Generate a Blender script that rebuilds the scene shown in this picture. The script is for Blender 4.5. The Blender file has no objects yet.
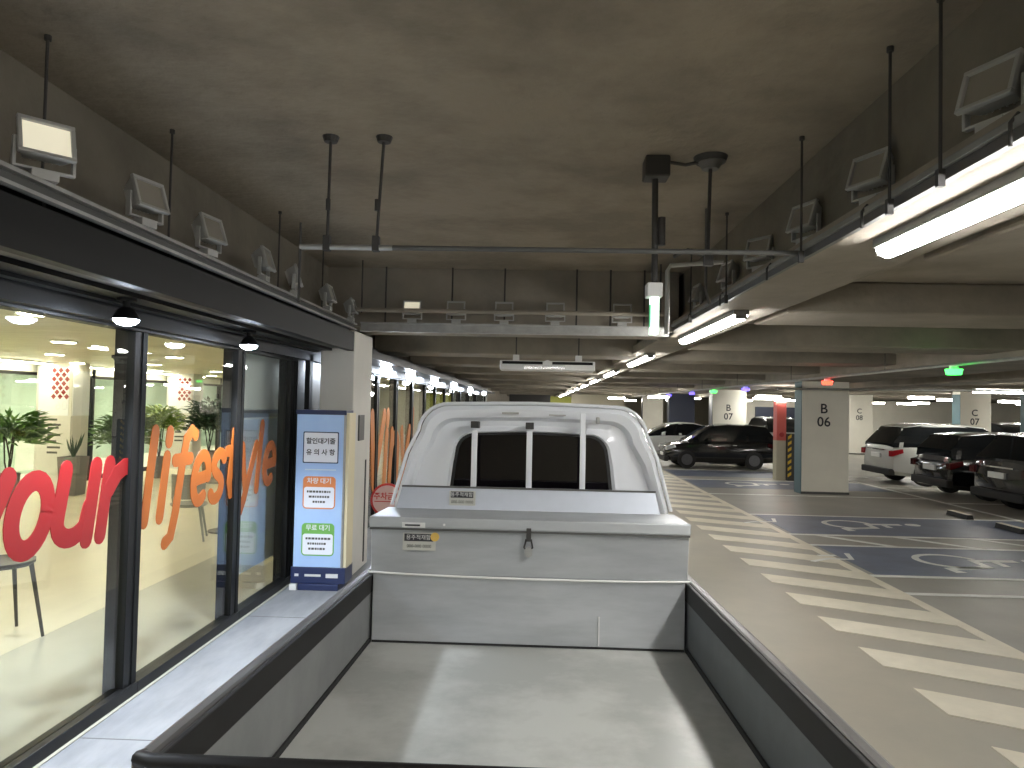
import bpy, bmesh, math, random
from math import sin, cos, pi, radians as RAD, sqrt, atan2
from mathutils import Vector, Matrix

random.seed(7)
S = bpy.context.scene
C = S.collection

# ------------------------------------------------------------------ camera, world, exposure
cd = bpy.data.cameras.new('camera'); cam = bpy.data.objects.new('camera', cd); C.objects.link(cam)
cd.sensor_width = 36; cd.lens = 36 * 715 / 1024; cd.clip_start = .05; cd.clip_end = 300
yaw, pit, ro = RAD(2.04), RAD(1.72), RAD(1.2)
F = Vector((-sin(yaw)*cos(pit), cos(yaw)*cos(pit), sin(pit)))
r0 = Vector((cos(yaw), sin(yaw), 0)); u0 = r0.cross(F)
Rv = r0*cos(ro) + u0*sin(ro); Uv = u0*cos(ro) - r0*sin(ro)
M = Matrix((Rv, Uv, -F)).transposed().to_4x4(); M.translation = Vector((0, 0, 2.0))
cam.matrix_world = M
S.camera = cam
W = bpy.data.worlds.new('world'); S.world = W; W.use_nodes = True
W.node_tree.nodes['Background'].inputs[0].default_value = (.80, .86, 1.0, 1)
W.node_tree.nodes['Background'].inputs[1].default_value = .35
S.view_settings.view_transform = 'Standard'; S.view_settings.look = 'None'
S.view_settings.gamma = 1; S.view_settings.use_curve_mapping = False
S.view_settings.exposure = 1.25

TUBE_E, CAFE_E, SPOT_E = 36.0, 20.0, 60.0

# ------------------------------------------------------------------ materials
def mat(name, col, rough=.6, metal=0, noise=0, scale=4, bump=0, bscale=30, emit=0, ecol=None, col2=None, spec=.5, coat=0, stretch=None, detail=6, lo=.35, hi=.65):
    m = bpy.data.materials.new(name); m.use_nodes = True
    nt = m.node_tree; b = nt.nodes['Principled BSDF']
    b.inputs['Base Color'].default_value = (*col, 1)
    b.inputs['Roughness'].default_value = rough; b.inputs['Metallic'].default_value = metal
    b.inputs['Specular IOR Level'].default_value = spec
    b.inputs['Coat Weight'].default_value = coat
    tc = None
    if noise or col2 or bump:
        tc = nt.nodes.new('ShaderNodeTexCoord'); mp = nt.nodes.new('ShaderNodeMapping')
        nt.links.new(tc.outputs['Object'], mp.inputs[0])
        if stretch: mp.inputs['Scale'].default_value = stretch
    if noise or col2:
        n = nt.nodes.new('ShaderNodeTexNoise'); n.inputs['Scale'].default_value = scale; n.inputs['Detail'].default_value = detail
        n.inputs['Roughness'].default_value = .62
        nt.links.new(mp.outputs[0], n.inputs['Vector'])
        cr = nt.nodes.new('ShaderNodeValToRGB')
        cr.color_ramp.elements[0].position = lo; cr.color_ramp.elements[1].position = hi
        c2 = col2 if col2 else tuple(c*(1-noise) for c in col)
        cr.color_ramp.elements[0].color = (*c2, 1); cr.color_ramp.elements[1].color = (*col, 1)
        nt.links.new(n.outputs['Fac'], cr.inputs[0]); nt.links.new(cr.outputs[0], b.inputs['Base Color'])
    if bump:
        n2 = nt.nodes.new('ShaderNodeTexNoise'); n2.inputs['Scale'].default_value = bscale; n2.inputs['Detail'].default_value = 5
        nt.links.new(mp.outputs[0], n2.inputs['Vector'])
        bp = nt.nodes.new('ShaderNodeBump'); bp.inputs['Strength'].default_value = bump; bp.inputs['Distance'].default_value = .02
        nt.links.new(n2.outputs['Fac'], bp.inputs['Height']); nt.links.new(bp.outputs[0], b.inputs['Normal'])
    if emit:
        b.inputs['Emission Color'].default_value = (*(ecol or col), 1); b.inputs['Emission Strength'].default_value = emit
    return m

def glass(name, tint=(.96, .98, .97), refl=1.0):
    m = bpy.data.materials.new(name); m.use_nodes = True; nt = m.node_tree
    for n in list(nt.nodes): nt.nodes.remove(n)
    o = nt.nodes.new('ShaderNodeOutputMaterial'); mx = nt.nodes.new('ShaderNodeMixShader')
    t = nt.nodes.new('ShaderNodeBsdfTransparent'); t.inputs[0].default_value = (*tint, 1)
    g = nt.nodes.new('ShaderNodeBsdfGlossy'); g.inputs['Roughness'].default_value = .01; g.inputs[0].default_value = (refl, refl, refl, 1)
    lw = nt.nodes.new('ShaderNodeLayerWeight'); lw.inputs[0].default_value = .5
    pw = nt.nodes.new('ShaderNodeMath'); pw.operation = 'POWER'; pw.inputs[1].default_value = 5
    ma = nt.nodes.new('ShaderNodeMath'); ma.operation = 'MULTIPLY_ADD'; ma.inputs[1].default_value = .9; ma.inputs[2].default_value = .035
    nt.links.new(lw.outputs['Facing'], pw.inputs[0]); nt.links.new(pw.outputs[0], ma.inputs[0])
    nt.links.new(ma.outputs[0], mx.inputs[0]); nt.links.new(t.outputs[0], mx.inputs[1]); nt.links.new(g.outputs[0], mx.inputs[2])
    nt.links.new(mx.outputs[0], o.inputs[0])
    return m

m_slab = mat('raw concrete slab', (.29, .245, .185), .9, noise=1, col2=(.20, .17, .127), scale=1.3, bump=.6, bscale=14, lo=.40, hi=.60, detail=14)
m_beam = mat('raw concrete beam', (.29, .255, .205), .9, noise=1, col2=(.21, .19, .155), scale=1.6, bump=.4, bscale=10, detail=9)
m_beamdark = mat('darker concrete beam', (.19, .17, .13), .9, noise=1, col2=(.13, .115, .088), scale=1.6, bump=.5, bscale=10, detail=12)  # same concrete as the other beams in a darker tone
m_floor = mat('epoxy garage floor', (.40, .365, .295), .42, noise=1, col2=(.345, .32, .265), scale=.9, bump=.03, bscale=60)
m_bayfloor = mat('dark worn bay floor', (.33, .31, .265), .45, noise=1, col2=(.27, .255, .22), scale=.8)
m_cream = mat('cream road paint', (.76, .70, .57), .5, noise=1, col2=(.66, .61, .49), scale=3)
m_white_paint = mat('white line paint', (.82, .82, .78), .5, noise=1, col2=(.70, .70, .66), scale=5)
m_blue = mat('blue bay paint', (.165, .19, .26), .45, noise=1, col2=(.12, .135, .175), scale=1.2)
m_walk = mat('pale concrete walk', (.235, .24, .25), .6, noise=1, col2=(.155, .16, .172), scale=2.2, stretch=(2, .6, 1), detail=8)
m_black = mat('black painted metal', (.007, .007, .007), .5, spec=.2)
m_blackside = mat('charcoal anodised frame', (.007, .0072, .0075), .4, spec=.25)
m_grey = mat('grey soffit metal', (.09, .087, .08), .5, noise=.2, scale=3)
m_galv = mat('galvanised channel', (.42, .42, .40), .42, metal=.6, noise=.2, scale=9)
m_grey2 = mat('mid grey channel', (.22, .22, .205), .5, noise=.2, scale=9)  # plain grey, darker than the galvanised metal
m_galvdark = mat('dull channel web', (.10, .10, .095), .6, metal=.3)
m_dark = mat('dark hanger steel', (.035, .033, .03), .6)
m_pillarw = mat('white pillar paint', (.66, .64, .58), .6, noise=.06, scale=3)
m_pillar2 = mat('off white pillar paint', (.80, .77, .68), .6, noise=.05, scale=2)
m_teal = mat('teal pillar side paint', (.07, .13, .15), .45)
m_navy = mat('navy panel', (.018, .026, .06), .4)
m_text = mat('dark lettering', (.03, .03, .035), .6)
m_white = mat('white gloss enamel', (.78, .80, .83), .22, coat=.5)
m_offw = mat('white plastic', (.68, .68, .66), .4)
m_steel = mat('galvanised bed sheet', (.50, .505, .475), .46, metal=.15, noise=1, col2=(.37, .375, .35), scale=1.7, bump=.05, bscale=5, detail=10, lo=.42, hi=.58)
m_boxm = mat('brushed steel box sheet', (.47, .49, .50), .42, metal=.25, noise=1, col2=(.38, .395, .405), scale=3.0, bump=.05, bscale=6, stretch=(.6, 1, 3))
m_boxpanel = mat('bluish steel sheet', (.44, .47, .52), .38, metal=.5, noise=.08, scale=4)
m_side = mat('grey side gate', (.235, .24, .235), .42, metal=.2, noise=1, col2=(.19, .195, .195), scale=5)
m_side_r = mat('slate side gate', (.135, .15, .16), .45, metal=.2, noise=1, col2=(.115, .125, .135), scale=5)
m_rail = mat('black gate rail', (.010, .009, .0085), .5, spec=.25)
m_railtop = mat('scuffed grey rail top', (.075, .07, .065), .4, metal=.3)
m_winblk = mat('tinted rear glass', (.004, .003, .004), .05, spec=.3)
m_rubber = mat('black rubber', (.012, .012, .012), .7)
m_rim = mat('alloy wheel', (.16, .16, .17), .3, metal=.8)
m_cord = mat('white cord', (.75, .75, .72), .8)
m_tube = mat('light diffuser', (1, 1, 1), .4, emit=TUBE_E, ecol=(1, .985, .96))
m_tubefar = mat('far light diffuser', (1, 1, 1), .4, emit=36, ecol=(1, .98, .9))
m_fill = mat('fill panel lens', (1, 1, 1), .4, emit=9, ecol=(1, .99, .97))
m_cafelight = mat('cafe downlight lens', (1, 1, 1), .4, emit=CAFE_E, ecol=(1, .90, .66))
m_spot = mat('spotlight lens', (1, 1, 1), .4, emit=SPOT_E, ecol=(.75, .85, 1.0))
m_lens = mat('floodlight glass', (.26, .24, .20), .35)
m_lensw = mat('glowing floodlight glass', (.8, .75, .6), .3, emit=.22, ecol=(1, .93, .7))
m_floodb = mat('pale floodlight casting', (.38, .38, .36), .45, metal=.2)
m_exit = mat('lit sign acrylic', (.8, 1, .85), .4, emit=1.1, ecol=(.72, 1, .80))
m_exitg = mat('green sign film', (.02, .30, .12), .4, emit=.25, ecol=(.05, .8, .3))
m_red = mat('red vinyl', (.25, .006, .007), .5)
m_orange = mat('orange vinyl', (.34, .085, .007), .5)
m_orange2 = mat('bright orange vinyl', (.62, .20, .03), .5)
m_cafefloor = mat('cream cafe tile', (.70, .64, .47), .3, noise=1, col2=(.60, .55, .41), scale=1.3, stretch=(1, .4, 1))
m_cafegrey = mat('grey cafe border tile', (.40, .385, .31), .3, noise=.1, scale=2)
m_cafeceil = mat('cream cafe ceiling', (.80, .74, .56), .4, noise=1, col2=(.68, .62, .46), scale=1.4, stretch=(1, 5, 1))
m_cafewall = mat('pale cafe wall', (.74, .76, .70), .6)
m_mint = mat('pale green wall', (.55, .68, .58), .6, noise=.1, scale=1)
m_board = mat('pale display board', (.82, .87, .85), .35)
m_blueband = mat('light blue print and reflection', (.62, .72, .84), .5)
m_standbl = mat('light blue banner', (.36, .52, .82), .45, noise=1, col2=(.42, .60, .86), scale=2)
m_standnavy = mat('navy stand metal', (.02, .03, .09), .35)
m_standside = mat('cream light box side', (.72, .64, .42), .5)
m_panelw = mat('white panel print and reflection', (.80, .82, .88), .5)
m_hdro = mat('orange print', (.72, .24, .08), .5)
m_hdrg = mat('green print', (.16, .42, .09), .5)
m_leaf = mat('green leaves', (.13, .26, .05), .5, noise=1, col2=(.04, .11, .03), scale=8)
m_leaf2 = mat('dark leaves', (.05, .11, .05), .5, noise=1, col2=(.015, .04, .02), scale=8)
m_leaf3 = mat('yellow green leaves', (.32, .42, .07), .5, noise=1, col2=(.12, .22, .04), scale=8)
m_pot = mat('grey planter', (.17, .16, .145), .6)
m_chair = mat('dark chair frame', (.035, .028, .022), .45)
m_chairs = mat('grey chair shell', (.26, .27, .25), .45)
m_wood = mat('brown wood leg', (.28, .10, .03), .5)
m_glass = glass('clear shopfront glass')
m_carb = mat('black car paint', (.006, .006, .007), .18, coat=.7)
m_carw = mat('silver white car paint', (.50, .50, .47), .25, coat=.6)
m_carwh = mat('white car paint', (.75, .76, .74), .25, coat=.6)
m_carglass = mat('dark car glass', (.008, .01, .012), .06)
m_chrome = mat('chrome', (.7, .7, .7), .12, metal=1)
m_tail = mat('tail lamp red', (.30, .01, .015), .2)
m_taild = mat('dark tail lamp', (.06, .004, .005), .15)
m_head = mat('headlamp glass', (.75, .78, .8), .1, metal=.3)
m_plate = mat('plate white', (.7, .7, .68), .5)
m_redp = mat('red paint', (.45, .03, .03), .45)
m_pink = mat('faded red panel', (.62, .12, .10), .5)
m_yel = mat('hazard yellow', (.65, .42, .03), .5)
m_beige = mat('beige wall paint', (.52, .48, .36), .7, noise=.08, scale=1)
m_olive = mat('olive green wall paint', (.30, .31, .06), .7)
m_ledr = mat('red indicator', (.8, .05, .03), .4, emit=2.2, ecol=(1, .06, .03))
m_ledg = mat('green indicator', (.05, .8, .1), .4, emit=2.2, ecol=(.05, 1, .1))
m_ledb = mat('blue indicator', (.1, .1, .9), .4, emit=2.0, ecol=(.12, .08, 1))
m_sticky = mat('yellow sticker print', (.70, .45, .10), .5)
m_stickb = mat('sticker film', (.50, .50, .45), .5)
m_signred = mat('sign red print', (.65, .04, .04), .5)
m_signw = mat('sign pale pink face', (.82, .55, .52), .5)

# ------------------------------------------------------------------ mesh helpers
class MB:
    def __init__(s): s.v = []; s.f = []; s.m = []
    def add(s, vs, fs, mi=0):
        o = len(s.v); s.v += [tuple(v) for v in vs]; s.f += [tuple(i+o for i in f) for f in fs]; s.m += [mi]*len(fs); return s
    def box(s, x0, x1, y0, y1, z0, z1, mi=0):
        vs = [(x, y, z) for z in (z0, z1) for y in (y0, y1) for x in (x0, x1)]
        return s.add(vs, [(0, 2, 3, 1), (4, 5, 7, 6), (0, 1, 5, 4), (2, 6, 7, 3), (0, 4, 6, 2), (1, 3, 7, 5)], mi)
    def quad(s, a, b, c, d, mi=0): return s.add([a, b, c, d], [(0, 1, 2, 3)], mi)
    def cyl(s, p, q, r, r2=None, n=12, mi=0, cap=True):
        p, q = Vector(p), Vector(q); r2 = r if r2 is None else r2
        d = (q-p).normalized(); a = d.orthogonal().normalized(); b = d.cross(a)
        vs = []
        for c, rr in ((p, r), (q, r2)):
            for i in range(n):
                t = 2*pi*i/n; vs.append(c + (a*cos(t)+b*sin(t))*rr)
        fs = [(i, (i+1) % n, n+(i+1) % n, n+i) for i in range(n)]
        if cap: fs += [tuple(range(n-1, -1, -1)), tuple(range(n, 2*n))]
        return s.add(vs, fs, mi)
    def tube(s, pts, r, n=8, mi=0):
        pts = [Vector(p) for p in pts]; vs = []; N = len(pts); prev = None
        for i, p in enumerate(pts):
            d = (pts[min(i+1, N-1)]-pts[max(i-1, 0)]).normalized()
            a = d.orthogonal().normalized() if prev is None else (prev - d*prev.dot(d)).normalized()
            prev = a; b = d.cross(a)
            for k in range(n):
                t = 2*pi*k/n; vs.append(p+(a*cos(t)+b*sin(t))*r)
        fs = [(i*n+k, i*n+(k+1) % n, (i+1)*n+(k+1) % n, (i+1)*n+k) for i in range(N-1) for k in range(n)]
        fs += [tuple(range(n-1, -1, -1)), tuple(range((N-1)*n, N*n))]
        return s.add(vs, fs, mi)
    def loft(s, rings, closed=True, cap0=True, cap1=True, mi=0):
        n = len(rings[0]); vs = [p for r in rings for p in r]; fs = []
        for i in range(len(rings)-1):
            for k in range(n if closed else n-1):
                k2 = (k+1) % n; fs.append((i*n+k, i*n+k2, (i+1)*n+k2, (i+1)*n+k))
        if cap0: fs.append(tuple(range(n-1, -1, -1)))
        if cap1: fs.append(tuple(range((len(rings)-1)*n, len(rings)*n)))
        return s.add(vs, fs, mi)
    def prism(s, poly, fn, mi=0):
        """poly: 2D points; fn(u, v, w) -> 3D with w in 0/1"""
        n = len(poly); vs = [fn(u, v, w) for w in (0, 1) for u, v in poly]
        fs = [tuple(range(n-1, -1, -1)), tuple(range(n, 2*n))] + [(i, (i+1) % n, n+(i+1) % n, n+i) for i in range(n)]
        return s.add(vs, fs, mi)
    def build(s, name, ms, parent=None, loc=None, bev=0, smooth=False, rot=None):
        me = bpy.data.meshes.new(name); me.from_pydata(s.v, [], s.f)
        if not isinstance(ms, (list, tuple)): ms = [ms]
        for m in ms: me.materials.append(m)
        for p, mi in zip(me.polygons, s.m): p.material_index = mi; p.use_smooth = smooth
        bm = bmesh.new(); bm.from_mesh(me); bmesh.ops.recalc_face_normals(bm, faces=bm.faces); bm.to_mesh(me); bm.free()
        me.update()
        o = bpy.data.objects.new(name, me); C.objects.link(o)
        if parent: o.parent = parent
        if loc: o.location = loc
        if rot: o.rotation_euler = rot
        if bev:
            b = o.modifiers.new('bevel', 'BEVEL'); b.width = bev; b.segments = 2; b.limit_method = 'ANGLE'; b.angle_limit = RAD(40)
        if smooth:
            try:
                me.set_sharp_from_angle(angle=RAD(38))
            except Exception: pass
        return o

def tag(o, label=None, cat=None, group=None, kind=None):
    if label: o['label'] = label
    if cat: o['category'] = cat
    if group: o['group'] = group
    if kind: o['kind'] = kind
    return o
def thing(name, label, cat, loc=(0, 0, 0), rot=(0, 0, 0), group=None):
    o = bpy.data.objects.new(name, None); C.objects.link(o); o.empty_display_size = .1
    o.location = loc; o.rotation_euler = rot
    return tag(o, label, cat, group)
def struct(o, label=None): 
    o['kind'] = 'structure'
    if label: o['label'] = label
    return o
def copy_tree(o, parent=None):
    c = o.copy(); C.objects.link(c); c.parent = parent
    for ch in list(o.children): copy_tree(ch, c)
    return c
def dup(src, loc, rz=None, label=None, group=None):
    c = copy_tree(src); c.location = loc
    if rz is not None: c.rotation_euler = rz if isinstance(rz, tuple) else (0, 0, rz)
    if label: c['label'] = label
    if group: c['group'] = group
    return c

def ribbon(mb, pts, w, fn, mi=0, caps=True, w2=None):
    """stroke polyline drawn as a thin solid ribbon; fn(u,v,k) k=0/1 thickness"""
    n = len(pts)
    if n < 2: return
    L = []; R = []
    for i, (x, y) in enumerate(pts):
        a = pts[max(i-1, 0)]; b = pts[min(i+1, n-1)]
        dx, dy = b[0]-a[0], b[1]-a[1]; l = sqrt(dx*dx+dy*dy) or 1
        h = w/2 if w2 is None else (w+(w2-w)*i/(n-1))/2
        nx, ny = -dy/l*h, dx/l*h
        L.append((x+nx, y+ny)); R.append((x-nx, y-ny))
    for i in range(n-1):
        mb.prism([L[i], R[i], R[i+1], L[i+1]], fn, mi)

def arc(cx, cy, rx, ry, a0, a1, n=16):
    return [(cx+rx*cos(RAD(a0+(a1-a0)*i/n)), cy+ry*sin(RAD(a0+(a1-a0)*i/n))) for i in range(n+1)]

# glyph strokes: x-height = 1, u in units of x-height
G = {
 'y': (.80, [[(.08, 1), (.22, .5), (.40, .08)], [(.74, 1), (.56, .45), (.38, -.12), (.26, -.36), (.02, -.42)]]),
 'o': (.84, [arc(.42, .5, .31, .42, 0, 360, 26)]),
 'u': (.80, [[(.12, 1), (.10, .4)]+arc(.36, .34, .26, .26, 180, 330, 10)+[(.62, .45)], [(.66, 1), (.66, .0)]]),
 'r': (.62, [[(.12, 1), (.12, 0)], [(.16, .62), (.30, .85), (.44, .93), (.56, .92)]]),
 'l': (.34, [[(.14, 1.45), (.14, 0)]]),
 'i': (.34, [[(.14, 1), (.14, 0)], [(.14, 1.26), (.14, 1.42)]]),
 'f': (.56, [[(.54, 1.34), (.42, 1.42), (.28, 1.28), (.24, .9), (.20, 0), (.14, -.38), (.0, -.46)], [(.02, .92), (.46, .92)]]),
 'e': (.74, [[(.14, .50), (.62, .54)], arc(.38, .52, .27, .42, 0, 305, 22)]),
 's': (.64, [arc(.34, .73, .22, .20, 25, 230, 9)+arc(.30, .27, .23, .22, 60, -150, 10)]),
 't': (.52, [[(.22, 1.34), (.20, .3), (.28, .07), (.46, .08)], [(.02, .95), (.46, .95)]]),
 'V': (.90, [[(.06, 1.4), (.40, .05)], [(.84, 1.4), (.42, .05)]]),
 'n': (.80, [[(.12, 1), (.12, 0)], [(.14, .55)]+arc(.38, .62, .24, .30, 160, 0, 8)+[(.64, 0)]]),
}
def lettering(name, word, label, y0, z0, xh, x, m, adv=None, sw=.2, shear=.2):
    root = thing(name, label, 'window lettering', (x, y0, z0))
    cu = 0
    for i, ch in enumerate(word):
        w, strokes = G[ch]; sc = 1.0
        if adv: sc = adv[i]/(w*xh)
        mb = MB()
        for j, st in enumerate(strokes):
            pts = []; e_ = .0007*j+.0003*(i % 3)
            for (u, v) in st: pts.append((cu+(u*sc+v*shear*.9)*xh, v*xh))
            # round ends
            ribbon(mb, pts, sw*xh*1.15, lambda u, v, k: (k*(.004+e_), u, v))
            for e in (pts[0], pts[-1]):
                mb.prism([(e[0]+sw*xh*.575*cos(a*pi/6), e[1]+sw*xh*.575*sin(a*pi/6)) for a in range(12)], lambda u, v, k: (k*(.0033+e_)+.0003, u, v))
            for e in pts[1:-1]:
                mb.prism([(e[0]+sw*xh*.57*cos(a*pi/4), e[1]+sw*xh*.57*sin(a*pi/4)) for a in range(8)], lambda u, v, k: (k*(.0028+e_)+.0005, u, v))
        mb.build('letter_'+ch.lower(), m, root)
        cu += adv[i] if adv else w*xh
    return root

def text_mesh(name, body, size, m, parent=None, loc=(0, 0, 0), rot=(pi/2, 0, 0), ext=.001, off=0, align='CENTER', xs=1.0, shear=0):
    cu = bpy.data.curves.new('t', 'FONT'); cu.body = body; cu.size = size; cu.extrude = ext; cu.offset = off
    cu.align_x = align; cu.align_y = 'CENTER'; cu.shear = shear; cu.resolution_u = 3
    t = bpy.data.objects.new('t', cu); C.objects.link(t)
    dg = bpy.context.evaluated_depsgraph_get(); me = bpy.data.meshes.new_from_object(t.evaluated_get(dg))
    bpy.data.objects.remove(t); bpy.data.curves.remove(cu)
    me.materials.clear(); me.materials.append(m)
    if xs != 1: me.transform(Matrix.Diagonal((xs, 1, 1, 1)))
    o = bpy.data.objects.new(name, me); C.objects.link(o); o.location = loc; o.rotation_euler = rot
    if parent: o.parent = parent
    return o

# ------------------------------------------------------------------ garage floor with its paint
fl = struct(MB().box(-2.0, 34, -9, 70, -.2, 0).build('floor', m_floor))
def flat(x0, x1, y0, y1, z=.004): return MB().box(x0, x1, y0, y1, 0.0005, z)
flat(4.12, 34, -9, 70, .002).build('bay_surface', m_bayfloor, fl)
flat(4.02, 4.14, -9, 60, .006).build('boundary_line', m_cream, fl)
for k in range(-6, 34):
    y = 8.06 + .895*k*-1 + 0 if False else 8.06 + .895*k
    # stripe: cut end along x = 2.78, slanting toward the viewer as it runs right
    if y > 40 or y < -2: continue
    t = .56
    MB().prism([(2.78, y), (2.78, y-.45), (4.04, y-.45-.66*1.26/1.3), (4.04, y-.66*1.26/1.3)], lambda u, v, k: (u, v, .0008+k*.0045)).build('hatch_stripe', m_cream, fl)
# bays
bays = [(9.05, 10.9), (11.95, 13.95)]
for (a, b) in bays: flat(4.22, 9.1, a, b, .0045).build('blue_bay_paint', m_blue, fl)
for (a, b) in ((18.6, 20.6), (21.6, 23.8)): flat(4.22, 9.1, a, b, .0045).build('blue_bay_paint', m_blue, fl)
for yy in (8.15, 9.0, 10.95, 11.86, 14.0, 17.25, 20.7, 23.9, 27.2, 30.5, 33.8):
    MB().box(4.14, 9.2, yy-.05, yy+.05, .0006, .0062).build('bay_line', m_white_paint, fl)
for yy in (2.5, 5.2):
    MB().box(4.14, 9.2, yy-.05, yy+.05, .0006, .0062).build('bay_line', m_white_paint, fl)
MB().box(9.2, 9.3, -6, 60, .0006, .0062).build('bay_line', m_white_paint, fl)
for yy in (13.9, 16.55, 19.6, 22.6):
    MB().box(9.3, 14.3, yy-.05, yy+.05, .0006, .0062).build('bay_line', m_white_paint, fl)
for k in range(4):   # hatched gap between the blue bays
    x = 4.5 + k*1.25
    MB().prism([(x, 11.84), (x+.16, 11.84), (x+1.0, 10.97), (x+.84, 10.97)], lambda u, v, w: (u, v, .0007+w*.0052)).build('hatch_line', m_white_paint, fl)
def wheelchair(cx, cy, s, m):
    mb = MB(); fn = lambda u, v, k: (cx+v*s, cy-u*s, .0008+k*.0062)   # v (up of the symbol) runs to +x
    ribbon(mb, arc(0, .42, .42, .42, -250, 20, 22), .09, fn)
    ribbon(mb, [(-.08, 1.35), (-.05, .75), (.33, .72), (.52, .12), (.72, .16)], .15, fn)
    ribbon(mb, [(-.05, 1.02), (.28, 1.0)], .10, fn)
    mb.prism(arc(-.10, 1.58, .13, .13, 0, 330, 11), fn)
    mb.build('wheelchair_symbol', m, fl)
wheelchair(5.25, 10.02, 1.0, m_white_paint)
wheelchair(5.2, 13.05, 1.0, m_bayfloor if False else m_white_paint)
wheelchair(5.2, 19.7, 1.0, m_white_paint)
mb = MB(); fn = lambda u, v, k: (u, v, .0012+k*.0066)
ribbon(mb, [(3.72, 9.75), (4.0, 9.95), (4.32, 9.95), (4.42, 10.35)], .07, fn); ribbon(mb, [(3.95, 10.15), (4.2, 10.2)], .06, fn)
mb.build('bay_mark', m_white_paint, fl)
mb = MB(); ribbon(mb, [(3.72, 12.9), (4.0, 13.1), (4.32, 13.1), (4.42, 13.5)], .07, fn)
mb.build('bay_mark', m_white_paint, fl)

# raised walk by the cafe
sw = struct(MB().box(-2.45, -.98, -9, 30, 0, .15).build('floor_walkway', m_walk, bev=.01))
for yy in (3.85, 6.1, 8.4, 1.6):
    MB().box(-2.44, -.985, yy-.004, yy+.004, .15, .1508).build('joint', m_galvdark, sw)

# ------------------------------------------------------------------ ceiling slab, beams
ce = struct(MB().box(-2.35, 1.52, -9, 7.5, 3.43, 3.6).build('ceiling', m_slab))
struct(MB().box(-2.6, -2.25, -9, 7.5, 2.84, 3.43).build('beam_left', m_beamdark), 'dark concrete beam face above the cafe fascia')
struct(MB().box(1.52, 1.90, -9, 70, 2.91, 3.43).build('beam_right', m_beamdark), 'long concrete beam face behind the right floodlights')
struct(MB().box(1.40, 1.90, -9, 70, 2.80, 2.912).build('beam_shelf', m_beam), 'long concrete soffit carrying the tube lights')
struct(MB().box(1.90, 2.16, -9, 70, 2.90, 3.2).build('beam_ledge', m_beam))
struct(MB().box(-2.6, 1.46, 7.5, 8.35, 2.80, 3.43).build('beam_end', m_beam), 'cross beam closing the open ceiling bay')
struct(MB().box(-2.6, 34, -9, 70, 3.6, 3.7).build('ceiling_deck', m_beam))
struct(MB().box(1.9, 34, -9, 70, 3.14, 3.2).build('ceiling_right', m_beam))
struct(MB().box(-2.6, 1.46, 8.35, 70, 3.10, 3.2).build('ceiling_rear', m_beam))
for y in (-4.5, -1.0, 3.15, 6.3, 9.5, 12.8, 16.2, 20, 24.3, 29, 34, 40, 48, 58):
    struct(MB().box(2.16, 34, y, y+.95, 2.86, 3.14).build('beam_cross', m_beam, bev=.02))
    MBx = None
for y in (10.6, 13.6, 17.0, 21, 25.5, 31, 38, 47, 58):
    struct(MB().box(-2.45, 1.46, y, y+.8, 2.76, 3.10).build('beam_cross', m_beam, bev=.02))
struct(MB().box(9.1, 10.0, -9, 70, 2.70, 3.14).build('beam_long', m_beam, bev=.02))
struct(MB().box(6.3, 7.8, -9, 70, 2.74, 3.14).build('beam_long', m_beam, bev=.02))
struct(MB().box(-2.7, -2.5, 7.5, 34.2, 2.80, 3.2).build('wall_bulkhead', m_beam))
struct(MB().box(-2.8, -2.5, 34.2, 70, 0, 3.2).build('wall_left', m_beam))
# thin joint lines on the beam soffit
struct(MB().box(-2.6, 34, 69.9, 70.1, 0, 3.7).build('wall_far', m_beige))
struct(MB().box(33.8, 34, -9, 70, 0, 3.7).build('wall_right', m_beige))
struct(MB().box(-13.3, 34, -9.2, -9, 0, 3.7).build('wall_back', m_beige))
struct(MB().box(1.0, 4.4, 55, 55.3, 0, 2.76).build('wall_olive', m_olive))
struct(MB().box(-1.9, .9, 48.8, 49, 0, 2.76).build('wall_end_panel', m_dark))

# ------------------------------------------------------------------ pillars of the car park
def pillar(x0, x1, y0, y1, num, label, side=m_teal, face=m_pillar2):
    p = struct(MB().box(x0, x1, y0, y1, 0, 2.86).build('pillar', face, bev=.015), label)
    MB().box(x0-.012, x0, y0+.0, y1, 0, 2.74).build('side_panel', side, p)
    MB().box(x0-.01, x1+.01, y0-.01, y0, 0, .06).build('skirting', m_galvdark, p)
    if num:
        text_mesh('bay_letter', num[0], .33, m_text, p, ((x0+x1)/2-.04, y0-.006, 2.07), off=.004)
        text_mesh('bay_number', num[1], .33, m_text, p, ((x0+x1)/2-.04, y0-.006, 1.75), off=.004)
    return p
pillar(6.46, 7.60, 17.7, 18.15, ('B', '06'), 'white pillar lettered B 06 with a teal side')
pillar(6.46, 7.70, 26.6, 27.1, ('B', '07'), 'white pillar behind the black hatchback', side=m_navy)
pillar(6.46, 7.70, 35.2, 35.7, None, 'navy panelled pillar above the white sedan', side=m_navy, face=m_navy)
pillar(6.46, 7.70, 44, 44.5, None, 'distant pillar', side=m_navy)
pillar(14.9, 16.1, 34.9, 35.4, ('C', '08'), 'pale pillar beyond the silver SUV')
pillar(15.4, 16.5, 26.6, 27.1, ('C', '07'), 'pale pillar beyond the black cars')
pillar(15.1, 16.4, 22.4, 22.9, None, 'white pillar at the right edge of view')
pillar(11.4, 12.4, 44, 44.5, None, 'pale far pillar', side=m_navy)
struct(MB().box(7.64, 7.85, 18.3, 18.8, 0, 2.72).build('pillar_fin', m_pot))
struct(MB().box(11.5, 13.6, 38, 38.2, 0, 2.2).build('wall_partition', m_navy))
struct(MB().box(13, 33, 48, 48.2, 0, 2.8).build('wall_inner', m_pillar2))
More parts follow.
